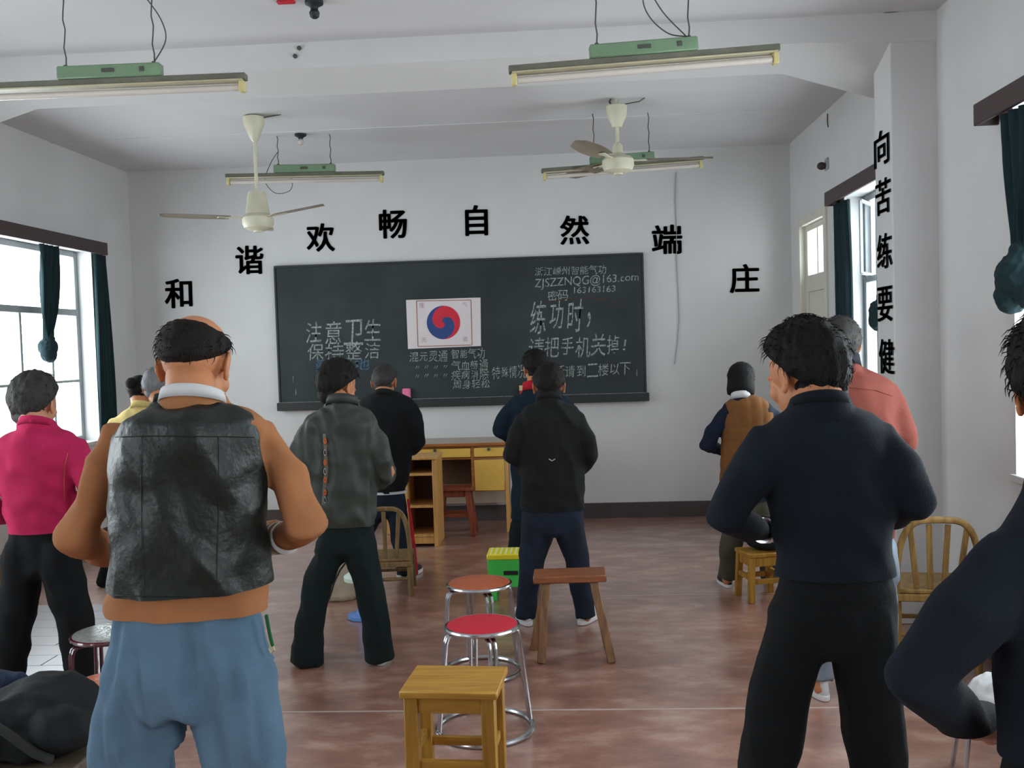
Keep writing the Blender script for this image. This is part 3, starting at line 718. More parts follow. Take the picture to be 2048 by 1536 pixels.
def metal_stool(label, c, zs, r, rb, mseat, mtube=m_chrome, ring=True, ang=.5):
    e = thing('round_stool', label, 'stool', (c[0], c[1], 0), 'round tube-legged stools'); C = Vector((c[0], c[1], 0))
    b = MB(); b.lathe(C+Vector((0, 0, zs)), [(r*.6, -.024), (r*.96, -.022), (r*.965, -.004), (r*.9, .0), (r*.4, .003), (0.001, .004)], 48); obj('seat', b, mseat, e)
    b = MB(); b.torus(C+Vector((0, 0, zs-.012)), r*.975, .0095, 48, 8); obj('seat_rim', b, mtube, e)
    for k_ in range(4):
        t_ = ang+k_*math.pi/2; u = Vector((math.cos(t_), math.sin(t_), 0)); pts = [C+u*(r*.55)+Vector((0, 0, zs-.034)), C+u*(r*.88)+Vector((0, 0, zs-.036)), C+u*(r*.98)+Vector((0, 0, zs-.046)), C+u*(r*1.03)+Vector((0, 0, zs-.07)), C+u*(rb*.985)+Vector((0, 0, .018))]
        w_ = Vector((-u.y, u.x, 0))*.012
        for s_ in (-1, 1):
            b = MB(); b.tube([p+w_*s_ for p in pts], .0085, 8); obj('leg', b, mtube, e)
    if ring: b = MB(); b.torus(C+Vector((0, 0, .011)), rb, .011, 56, 8); obj('base_ring', b, mtube, e)
    return e
p = atZ(964, 1246, .45); metal_stool('chrome stool with a red round seat behind the yellow stool', (p.x, p.y), .45, .153, .2, m_seat_r, ang=.35)
p = atZ(958, 1163, .45); metal_stool('chrome stool with an orange round seat beside the green step stool', (p.x, p.y), .45, .158, .19, m_seat_o, ang=.4)
p = atZ(222, 1262, .45); metal_stool('maroon stool with a silver patterned seat behind the blue trousers', (p.x, p.y), .45, .158, .18, m_silver, m_maroon, ring=False, ang=.8)
p = atZ(222, 1366, .46); metal_stool('stool with a glossy orange seat against the blue trousers', (p.x, p.y), .46, .15, .18, m_seat_o, ang=.2)
# bench at left carrying bags
pl = atZ(60, 1425, .42)
e = thing('plank_bench', 'weathered grey plank bench under the black bags', 'bench', (pl.x, pl.y, 0)); bx_, by_ = pl.x-.02, 2.7
b = MB(); b.bb((bx_-.35, by_-.2, .38), (bx_+.40, by_+.30, .42), .006); obj('seat', b, m_bench2, e)
for sx in (-.3, .35):
    for sy in (-.14, .25): b = MB(); b.bb((bx_+sx-.025, by_+sy-.025, 0), (bx_+sx+.025, by_+sy+.025, .38), .004); obj('leg', b, m_bench2, e)
b = MB(); b.bb((bx_-.3, by_+.225, .3), (bx_+.36, by_+.25, .379), .003); obj('apron', b, m_bench2, e)
b = MB(); b.bb((bx_-.3, by_-.15, .3), (bx_+.36, by_-.125, .379), .003); obj('apron', b, m_bench2, e)
# splayed bench stool
c_ = (atZ(1078, 1148, .43)+atZ(1200, 1142, .43))/2
e = thing('rustic_stool', 'small rustic wooden bench with splayed legs behind the black jacket man', 'stool', (c_.x, c_.y, 0))
b = MB(); b.bar(c_+Vector((-.185, 0, -.018)), c_+Vector((.185, 0, -.012)), .19, .036, Vector((0, 0, 1)), .005); obj('seat', b, m_bench, e)
for sx, sy, tx, ty in ((-.12, -.06, -.155, -.12), (.12, -.06, .20, -.12), (-.12, .06, -.2, .1), (.12, .06, .19, .12)):
    b = MB(); b.bar((c_.x+tx, c_.y+ty, 0), (c_.x+sx, c_.y+sy, c_.z-.034), .042, .032, Vector((0, 1, 0)), .004); obj('leg', b, m_bleg, e)
# desk
dz = .78; dx0 = at(770, 900, 8.2).x; dx1 = at(1016, 900, 8.2).x; dyf, dyb = 8.16, 8.66
e = thing('teacher_desk', 'yellow wooden teacher desk against the front wall', 'desk', ((dx0+dx1)/2, 8.4, 0))
b = MB(); b.bb((dx0-.02, dyf-.02, dz-.025), (dx1+.01, dyb, dz), .003); obj('desk_top', b, m_edge, e)
b = MB(); b.bb((dx0-.018, dyf-.018, dz), (dx1+.008, dyb-.002, dz+.002), 0); obj('top_laminate', b, m_desktop, e)
for x_ in (dx0, dx1-.03):
    for y_ in (dyf, dyb-.05): b = MB(); b.bb((x_, y_, 0), (x_+.03, y_+.035, dz-.025), .003); obj('leg', b, m_light, e)
dd = at(945, 930, dyf).x
b = MB(); b.bb((dx0+.03, dyf+.005, dz-.142), (dx1-.03, dyb-.02, dz-.128), .002); b.bb((dx0+.03, dyf+.004, dz-.04), (dx1-.03, dyb-.02, dz-.025), .002); b.bb((dd-.012, dyf+.004, dz-.42), (dd+.012, dyb-.02, dz-.04), .002); b.bb((dd+.012, dyf+.01, dz-.42), (dx1-.03, dyb-.02, dz-.405), .002)
obj('desk_carcass', b, m_edge, e)
for x0_, x1_ in ((dx0+.035, dd-.015), (dd+.015, dx1-.034)):
    b = MB(); b.bb((x0_, dyf, dz-.122), (x1_, dyf+.02, dz-.045), .003); o2 = obj('drawer', b, m_desk, e)
    b = MB(); b.lathe(((x0_+x1_)/2+(.05 if x0_ < dd-.1 else 0), dyf, dz-.058), [(.004, .0), (.014, .004), (.012, .014), (.005, .016)], 12, ax=Matrix.Rotation(math.pi/2, 3, 'X')); obj('lock', b, m_cord, o2)
b = MB(); b.bb((dd+.015, dyf, dz-.415), (dx1-.034, dyf+.018, dz-.148), .003); obj('door', b, m_desk, e)
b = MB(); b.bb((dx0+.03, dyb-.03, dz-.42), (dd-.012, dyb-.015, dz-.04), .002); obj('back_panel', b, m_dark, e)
b = MB(); b.bb((dx0+.03, dyb-.028, .18), (dx1-.03, dyb-.013, dz-.42), .002); obj('modesty_panel', b, m_desktop, e)
# white sheet hanging at the desk end
w0 = at(1017, 930, 8.3); w1 = at(1031, 1010, 8.3)
b = MB(); b.bb((dx1-.001, 8.28, w1.z), (w1.x+.01, 8.3, w0.z+.05), .004); tag(obj('paper_board', b, m_white), 'white board leaning at the right end of the desk', 'board')
# shelf stand
px0, px1 = at(811, 1000, 7.72).x, at(878, 1000, 7.72).x; sy0, sy1 = 7.62, 7.98; sz = at(845, 912, 7.72).z
e = thing('shelf_stand', 'pale wooden open shelf stand in front of the desk', 'shelf', ((px0+px1)/2, (sy0+sy1)/2, 0))
for x_ in (px0, px1-.035): b = MB(); b.bb((x_, sy0, 0), (x_+.035, sy1, sz-.02), .003); obj('side_panel', b, m_light, e)
b = MB(); b.bb((px0-.05, sy0-.01, sz-.02), (px1+.01, sy1, sz), .003); obj('top', b, m_light, e)
for z_ in (sz-.13, at(845, 1010, 7.65).z, at(845, 1068, 7.65).z): b = MB(); b.bb((px0+.035, sy0+.005, z_-.02), (px1-.035, sy1-.01, z_), .002); obj('shelf', b, m_light, e)
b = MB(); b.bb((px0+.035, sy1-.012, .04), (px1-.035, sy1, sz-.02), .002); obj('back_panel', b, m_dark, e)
b = MB(); b.bb((px0+.035, sy0+.01, .025), (px1-.035, sy0+.025, at(845, 1068, 7.65).z-.02), .002); obj('kick_board', b, m_light, e)
# stool under desk
c_ = atZ(912, 982, .43); sq_stool('wooden_stool', 'red-brown wooden stool pushed under the teacher desk', 'stool', (c_.x-.05, 8.15), .30, .22, .41, 0, m_stoolr, m_stoolr, .045, .02, .045, True)
# small stools at right behind navy man
c_ = floor_pt(1512, 1200)
sq_stool('wooden_stool', 'small yellow-brown stool with a black bag on it behind the navy sweater man', 'stool', (c_.x+.04, c_.y+.05), .24, .22, .30, .25, m_yw, m_yw, .036, .006, .012, True)
bm_ = MB(); q = Vector((c_.x+.06, c_.y+.05, .306)); bm_.ell(q+Vector((0, 0, .08)), (.12, .09, .085)); bm_.ell(q+Vector((.03, 0, .05)), (.11, .1, .055))
me = remesh(bm_, .01, 3); displace(me, folds(.01, 18, 18, 5)); 
e = thing('handbag', 'soft black bag resting on the small stool behind the navy sweater man', 'bag', q); obj('bag_body', me, m_pack, e, sharp=0)
b = MB(); b.tube([q+Vector((-.07, 0, .14)), q+Vector((-.05, 0, .19)), q+Vector((0, 0, .205)), q+Vector((.05, 0, .19)), q+Vector((.07, 0, .14))], .007, 8); obj('handle', b, m_black, e)

# bamboo chairs
def arch(e, C, R, w, z0, z1, y, rad, m, flat_=.5):
    pts = []
    for i in range(21):
        t_ = math.pi*i/20; cx_ = math.cos(t_); sx_ = math.sin(t_)
        pts.append(C+R @ Vector((w/2*math.copysign(abs(cx_)**flat_, cx_), y-.04*sx_, z0+(z1-z0)*abs(sx_)**.75)))
    b = MB(); b.tube(pts, [(rad, rad*.8)]*21, 8); obj('back_frame', b, m, e)
def bamboo_chair(label, c, yaw, w, hs, hb, m, slats=4, lean=.05):
    """the back is on the camera side when yaw is 0"""
    e = thing('bamboo_chair', label, 'chair', (c[0], c[1], 0), 'bamboo chairs'); C = Vector((c[0], c[1], 0)); R = rotZ(yaw); dp = w*.9
    b = MB(); b.box(C+Vector((0, 0, hs-.012)), (w*.98, dp, .022), R, .006); obj('seat', b, m, e)
    arch(e, C, R, w*.94, hs-.02, hb, -dp/2+.01, .016, m)
    for k_ in range(slats):
        u = (k_-(slats-1)/2)/(slats); b = MB(); top = hb-.02-.09*abs(u)**1.5
        b.bar(C+R @ Vector((u*w*.62, -dp/2+.012, hs)), C+R @ Vector((u*w*.85, -dp/2-.022, top)), .026, .01, R @ Vector((0, 1, 0)), .002); obj('back_slat', b, m, e)
    for sx in (-1, 1):
        for sy in (-1, 1):
            b = MB(); b.tube([C+R @ Vector((sx*w*.46, sy*dp*.44, 0)), C+R @ Vector((sx*w*.45, sy*dp*.43, hs-.02))], .019, 10, cap=False); obj('leg', b, m, e)
    for sy in (-1, 1): b = MB(); b.tube([C+R @ Vector((-w*.45, sy*dp*.44, hs*.45)), C+R @ Vector((w*.45, sy*dp*.44, hs*.45))], .012, 8); obj('stretcher', b, m, e)
    for sx in (-1, 1): b = MB(); b.tube([C+R @ Vector((sx*w*.455, -dp*.43, hs*.55)), C+R @ Vector((sx*w*.455, dp*.43, hs*.55))], .012, 8); obj('stretcher', b, m, e)
    b = MB(); b.box(C+R @ Vector((0, -dp/2+.0, hs-.04)), (w*.96, .024, .035), R, .005); obj('back_rail', b, m, e)
    return e
bamboo_chair('brown bamboo chair with arched slatted back by the right wall', (1.715, 4.72), -.12, .39, .40, .735, m_bamboo2)
p = floor_pt(766, 1200); bamboo_chair('low brown bamboo chair with arched back behind the grey-green jacket', (p.x, 6.22), .1, .34, .255, .585, m_bamboo, 3)
# left edge stool fragment
p = floor_pt(-8, 1192); sq_stool('wooden_stool', 'low wooden stool cut off by the left picture edge', 'stool', (p.x-.09, p.y+.1), .26, .22, .24, .1, m_bamboo2, m_bamboo2, .035, .01, 0, True)
# pedestal stool
p = floor_pt(712, 1240); e = thing('pedestal_stool', 'low stool with white round seat on a blue pedestal between the grey-green jacket legs', 'stool', (p.x+.04, p.y+.05, 0)); C = Vector((p.x+.04, p.y+.05, 0))
b = MB(); b.lathe(C, [(.095, 0), (.1, .005), (.1, .022), (.05, .032), (.04, .05), (.033, .1), (.038, .225)], 12); obj('pedestal', b, m_bplas, e)
b = MB(); b.lathe(C, [(.09, .226), (.112, .232), (.114, .255), (.1, .266), (.001, .268)], 32); obj('seat', b, m_wplas, e)
# green step stool
g0 = at(975, 1102, 5.98); gx0 = g0.x; gx1 = gx0+.29; gz = .295; gy0, gy1 = 5.95, 6.16
e = thing('step_stool', 'folding green plastic step stool with yellow dotted top', 'stool', ((gx0+gx1)/2, (gy0+gy1)/2, 0))
b = MB(); b.bb((gx0-.004, gy0-.004, gz-.034), (gx1+.004, gy1+.004, gz), .005); tp = obj('step_top', b, m_yplas, e)
b = MB()
for i in range(9):
    for j in range(6): b.lathe((gx0+.02+i*.0312, gy0+.02+j*.034, gz), [(.006, 0), (.005, .003), (.001, .004)], 8)
dt = obj('grip_dots', b, m_wplas, tp); dt['kind'] = 'stuff'
for y_, s_ in ((gy0, 1), (gy1, -1)):
    b = MB(); yy0 = y_+s_*.003
    b.bb((gx0, min(yy0, yy0+s_*.018), .16), (gx1, max(yy0, yy0+s_*.018), gz-.034), .003)
    b.bb((gx0, min(yy0, yy0+s_*.018), 0), (gx0+.055, max(yy0, yy0+s_*.018), .16), .003); b.bb((gx1-.055, min(yy0, yy0+s_*.018), 0), (gx1, max(yy0, yy0+s_*.018), .16), .003)
    b.bb((gx0+.055, min(yy0, yy0+s_*.018), .085), (gx1-.055, max(yy0, yy0+s_*.018), .16), .003)
    obj('leg_panel', b, m_gplas, e)
b = MB(); b.bb((gx0+.1, gy0-.003, .165), (gx1-.1, gy0+.003, .19), .008); obj('hand_slot', b, m_black, e)
for x_ in (gx0, gx1-.012): b = MB(); b.bb((x_-.001, gy0+.03, .12), (x_+.013, gy1-.03, gz-.034), .002); obj('side_panel', b, m_wplas, e)

# beige bag behind grey-green jacket
q = floor_pt(686, 1203); q.y += .06; q.x -= .02
b = MB(); b.rings([((q.x-.02, q.y, 0), .11, .07), ((q.x-.02, q.y, .03), .12, .08), ((q.x-.01, q.y+.01, .12), .10, .075), ((q.x+.01, q.y+.02, .2), .07, .06), ((q.x+.03, q.y+.02, .26), .035, .04), ((q.x+.035, q.y+.02, .275), .02, .02)])
me = remesh(b, .008, 4); displace(me, folds(.006, 16, 9, 4)); bvh = BVHTree.FromPolygons([v.co.copy() for v in me.vertices], [tuple(p_.vertices) for p_ in me.polygons])
e = thing('canvas_bag', 'beige canvas bag with dark piping on the floor beside the low bamboo chair', 'bag', (q.x, q.y, 0)); obj('bag_body', me, m_canvas, e, sharp=0)
def drape(bvh, pts, rad, flat=1, n=6, lift=.001, sub=4, back=False):
    """tube that follows a surface, points given in the picture and cast on it"""
    out = []
    for i in range(len(pts)-1):
        for k_ in range(sub):
            u = k_/sub; out.append((lerp(pts[i][0], pts[i+1][0], u), lerp(pts[i][1], pts[i+1][1], u)))
    out.append(pts[-1]); res = []
    for x, y in out:
        v = ray(x, y).normalized(); h = bvh.ray_cast(CAM, v)
        if h[0] is not None: res.append(h[0]-v*lift)
    if len(res) < 2: return None
    b = MB(); b.tube(res, [(rad, rad*flat)]*len(res), n); return b
b = drape(bvh, [(658, 1198), (668, 1165), (680, 1140), (692, 1124)], .006)
if b: obj('piping', b, m_black, e)

# backpack and jackets on the left bench
def Pd(px, py, Y): return at(px, py, Y)
b = MB(); zt = .434
c0 = at(85, 1470, 2.75)
b.rings([((c0.x-.06, 2.8, zt), .20, .17), ((c0.x-.06, 2.8, zt+.05), .21, .18), ((c0.x-.05, 2.82, zt+.12), .185, .16), ((c0.x-.04, 2.84, zt+.165), .11, .12), ((c0.x-.04, 2.84, zt+.185), .05, .06)])
b.ell((c0.x+.06, 2.72, zt+.07), (.11, .1, .07)); b.ell((c0.x-.12, 2.7, zt+.08), (.12, .1, .08))
me = remesh(b, .009, 3); displace(me, folds(.016, 9, 14, 6, .4)); e = thing('backpack', 'crumpled black backpack on the plank bench at the left', 'bag', (c0.x-.05, 2.8, zt)); obj('bag_body', me, m_pack, e, sharp=0)
b = MB(); b.tube([(c0.x-.1, 2.64, zt+.13), (c0.x-.02, 2.6, zt+.11), (c0.x+.06, 2.6, zt+.05), (c0.x+.1, 2.62, zt+.02)], [(.018, .006)]*4, 8); obj('strap', b, m_black, e)
b = MB(); u0 = at(0, 1372, 2.95)
b.tube([at(-60, 1380, 2.95), at(-10, 1362, 2.95), at(35, 1365, 2.95), at(68, 1385, 2.95), at(60, 1410, 2.92)], [.03, .036, .034, .028, .028], 14)
b.ell(at(-20, 1405, 2.96), (.13, .09, .05))
me = remesh(b, .008, 2); displace(me, folds(.01, 14, 20, 9, .6)); tag(obj('folded_jacket', me, m_packb, sharp=0), 'rolled navy jacket lying on top of the black backpack at the left', 'jacket')
# behind the arm hole at right: a stool with a white bag
p = atZ(1975, 1405, .28); e = thing('metal_stand', 'low chrome stool glimpsed through the bent arm at the right edge', 'stool', (p.x, p.y, 0)); C = Vector((p.x, p.y, 0))
b = MB(); b.lathe(C, [(.1, .262), (.13, .268), (.13, .28), (.001, .284)], 32); obj('seat', b, m_canvas, e)
for k_ in range(4):
    t_ = .6+k_*math.pi/2; u = Vector((math.cos(t_), math.sin(t_), 0)); b = MB(); b.tube([C+u*.1+Vector((0, 0, .26)), C+u*.14+Vector((0, 0, .01))], .009, 8); obj('leg', b, m_chrome, e)
b = MB(); b.rings([(C+Vector((0, 0, .284)), .07, .06), (C+Vector((0, 0, .32)), .075, .06), (C+Vector((0, 0, .36)), .045, .04), (C+Vector((.01, 0, .385)), .015, .015)]); me = remesh(b, .006, 2); displace(me, folds(.008, 30, 20, 2))
tag(obj('plastic_bag', me, m_white, sharp=0), 'small white plastic bag on the low stool at the right edge', 'bag')

#PEOPLE#
# ============================================================ PEOPLE
def head_parts(fine):
    b = MB()
    b.ell((0, -.005, .015), (.074, .094, .088)); b.ell((0, .025, -.045), (.058, .066, .078)); b.ell((0, .048, -.09), (.036, .038, .03))
    b.ell((0, .084, .006), (.044, .013, .011)); b.tube([(0, .088, .002), (0, .1, -.02), (0, .108, -.036)], [.008, .010, .013], 10); b.ell((.012, .094, -.038), (.009, .01, .008)); b.ell((-.012, .094, -.038), (.009, .01, .008))
    b.ell((0, .086, -.063), (.021, .010, .006)); b.ell((0, .084, -.074), (.018, .010, .007)); b.ell((0, .078, -.1), (.02, .016, .016))
    for s in (-1, 1):
        b.ell((s*.034, .062, -.035), (.024, .024, .024)); b.ell((s*.03, .078, -.012), (.014, .010, .008))
        R = Matrix.Rotation(s*.35, 3, 'Z')
        b.ell((s*.079, -.006, -.014), (.007, .019, .031), R); b.ell((s*.083, -.012, -.004), (.006, .012, .02), R); b.ell((s*.078, .0, -.04), (.007, .010, .011), R)
    return b
def head_matrix(P, sc, yaw, bow, roll=0):
    return Matrix.Translation(P) @ (Matrix.Rotation(yaw, 4, 'Z') @ Matrix.Rotation(-bow, 4, 'X') @ Matrix.Rotation(roll, 4, 'Y')) @ Matrix.Scale(sc, 4)
HEAD = head_parts(True)
_hm = remesh(HEAD, .0045, 2); _hm2 = remesh(HEAD, .007, 1)

def hair_mesh(style, seed, strands):
    """cap of hair round the skull in head space, hairline set by the azimuth from the back"""
    N, K = 72, 44; az = np.linspace(-math.pi, math.pi, N, endpoint=False); el = np.linspace(-math.pi/2, math.pi/2, K)
    A, Eg = np.meshgrid(az, el); d = np.stack([np.sin(A)*np.cos(Eg), -np.cos(A)*np.cos(Eg), np.sin(Eg)], -1)
    r = np.array([.076, .096, .090]); base = 1/np.sqrt((d[..., 0]/r[0])**2+(d[..., 1]/r[1])**2+(d[..., 2]/r[2])**2)
    ca = (1-np.cos(A))/2                                          # 0 back, 1 front
    P = dict(short=(-70, -6, 34, .015), full=(-74, -14, 26, .021), long=(-76, -22, 30, .024), bald=(-44, -8, 30, .012), bob=(-75, -60, 24, .022), bun=(-50, -5, 30, .012), thin=(-66, -4, 34, .010))[style]
    lim = np.where(ca < .5, P[0]+(P[1]-P[0])*(ca*2)**1.2, P[1]+(P[2]-P[1])*((ca-.5)*2)**.8)
    eg = np.degrees(Eg); m = np.clip((eg-lim)/24, 0, 1)
    if style == 'bald': m = m*np.clip((40-14*ca-eg)/14, 0, 1)*np.clip((.9-ca)*8, 0, 1)
    m = m*m*(3-2*m)
    q = np.stack([A*5+seed, Eg*2.2, A*0+seed], -1).reshape(-1, 3); nz = pn(q).reshape(A.shape); q2 = np.stack([A*14+seed, Eg*3, A*0+seed*2], -1).reshape(-1, 3); nz2 = pn(q2).reshape(A.shape)
    amp = {'full': .011, 'short': .007, 'long': .014, 'bald': .006, 'bob': .006, 'bun': .003, 'thin': .003}[style]
    th = P[3]*(.75+.35*np.clip(np.sin(Eg), 0, 1)); R = base+(-.012+(th+.012)*m)+m*(amp*nz+amp*.55*nz2)
    v = d*R[..., None]; v[..., 2] += .013; v[..., 1] -= .004
    b = MB(); vs = [tuple(x) for x in v.reshape(-1, 3)]; fs = []
    for i in range(K-1):
        for j in range(N): a = i*N+j; c = i*N+(j+1) % N; fs.append((a, c, c+N, a+N))
    b.add(vs, fs)
    nape = {'full': (.066, .048, .056, -.052), 'long': (.068, .05, .06, -.056), 'short': (.062, .044, .05, -.044), 'thin': (.06, .042, .046, -.04), 'bun': (.06, .044, .045, -.04)}.get(style)
    if nape:
        nb = MB(); nb.ell((0, -.034, nape[3]), nape[:3], n=28, k=18); nv = np.array(nb.v); nv += (nv-nv.mean(0))*(.10*pn(nv*np.array([60, 60, 12])+seed))[:, None]; b.add([tuple(x) for x in nv], nb.f)
    if style == 'bob':
        c0 = Vector((0, -.018, 0)); b.rings([(c0+Vector((0, 0, .06)), .07, .075), (c0+Vector((0, 0, .03)), .085, .085), (c0+Vector((0, -.002, -.02)), .092, .088), (c0+Vector((0, -.004, -.07)), .097, .088), (c0+Vector((0, -.002, -.105)), .093, .08), (c0+Vector((0, 0, -.112)), .075, .06)], 32)
    if style == 'bun': b.ell((0, -.115, .03), (.042, .036, .042)); b.torus((0, -.112, .03), .03, .014, 20, 6)
    rs = np.random.default_rng(seed)
    for _ in range(strands):
        k = rs.integers(8, K-1); j = rs.integers(0, N)
        if m[k, j] < .6: continue
        p = Vector(v[k, j]); n = Vector(d[k, j]); dn = Vector((0, 0, -1))+Vector(rs.normal(size=3))*.45; tg = (dn-n*dn.dot(n)).normalized()
        L = rs.uniform(.014, .03); lift = rs.uniform(.12, .3)
        w = rs.uniform(.0009, .0016)
        b.tube([p-n*.004, p+tg*L*.5+n*L*lift*.6, p+tg*L+n*L*lift*.5], [w, w*.8, w*.2], 3, cap=False)
    return b

def hand_mesh(Wp, Dv, Nv, s, sc=1., curl=.5):
    """wrist point, direction to the fingers, palm normal; s the side of the thumb"""
    D_ = Dv.normalized(); N_ = (Nv-D_*Nv.dot(D_)).normalized(); T = D_.cross(N_).normalized()*s
    M = lambda a, t, n: Wp+(D_*a+T*t+N_*n)*sc
    b = MB(); R = Matrix((T, D_, N_)).transposed()
    b.ell(M(.05, 0, 0), (.042*sc, .056*sc, .017*sc), R); b.ell(M(.075, 0, 0), (.041*sc, .02*sc, .014*sc), R); b.ell(M(.035, .028, .008), (.018*sc, .03*sc, .015*sc), R)
    b.tube([M(-.05, 0, 0), M(.0, 0, 0), M(.03, 0, 0)], [(.029*sc, .021*sc), (.028*sc, .02*sc), (.036*sc, .018*sc)], 12, hint=N_)
    for i, (t, L, r) in enumerate(((.030, .072, .0095), (.010, .080, .0098), (-.010, .075, .0094), (-.029, .058, .0084))):
        pts = [M(.078, t*.9, 0)]; ang = .12*curl; a, n = .09, 0.; spread = t*.6
        pts.append(M(.092, t, .0)); a, n = .092, 0
        for k, f in enumerate((.45, .3, .25)):
            ang += curl*(.45 if k else .3); a += L*f*math.cos(ang); n += L*f*math.sin(ang); pts.append(M(a, t*1.0+spread*f*(k+1)*.3, n))
        b.tube(pts, [x*sc for x in (r*1.05, r*1.1, r, r*.92, r*.8)], 10)
    b.tube([M(.02, .03, .004), M(.045, .052, .012), M(.068, .063, .02), M(.09, .066, .028)], [x*sc for x in (.014, .0125, .011, .009)], 10)
    return b

def shoe(ankle, floor_z, yaw, m_up, m_so, parent, sc=1.):
    R = rotZ(yaw); c = Vector((ankle.x, ankle.y, floor_z))
    def outline(z, k, y0, y1, n=28):
        vs = []
        for j in range(n):
            t = 2*math.pi*j/n; y = math.sin(t); x = math.cos(t); w = .043+.006*y if y > 0 else .038
            yy = lerp(y0, y1, (y+1)/2); vs.append(c+R @ Vector((x*abs(x)**-.15*w*k*sc if abs(x) > 1e-6 else 0, yy*sc, z)))
        return vs
    def stack(levels):
        b = MB(); vs = []; n = 28
        for z, k, y0, y1 in levels: vs += outline(z*sc, k, y0, y1)
        fs = [(i*n+j, i*n+(j+1) % n, (i+1)*n+(j+1) % n, (i+1)*n+j) for i in range(len(levels)-1) for j in range(n)]
        fs += [tuple(range(n-1, -1, -1)), tuple(range((len(levels)-1)*n, len(levels)*n))]; b.add(vs, fs); return b
    up = obj('shoe', stack([(.022, 1.0, -.075, .185), (.04, 1.0, -.077, .183), (.058, .92, -.075, .165), (.078, .8, -.072, .09), (.098, .74, -.068, .045), (.108, .7, -.066, .04)]), m_up, parent, sharp=60)
    obj('sole', stack([(.0, .97, -.072, .183), (.004, 1.06, -.079, .19), (.024, 1.06, -.081, .192), (.028, 1.0, -.078, .186)]), m_so, up)
    return up

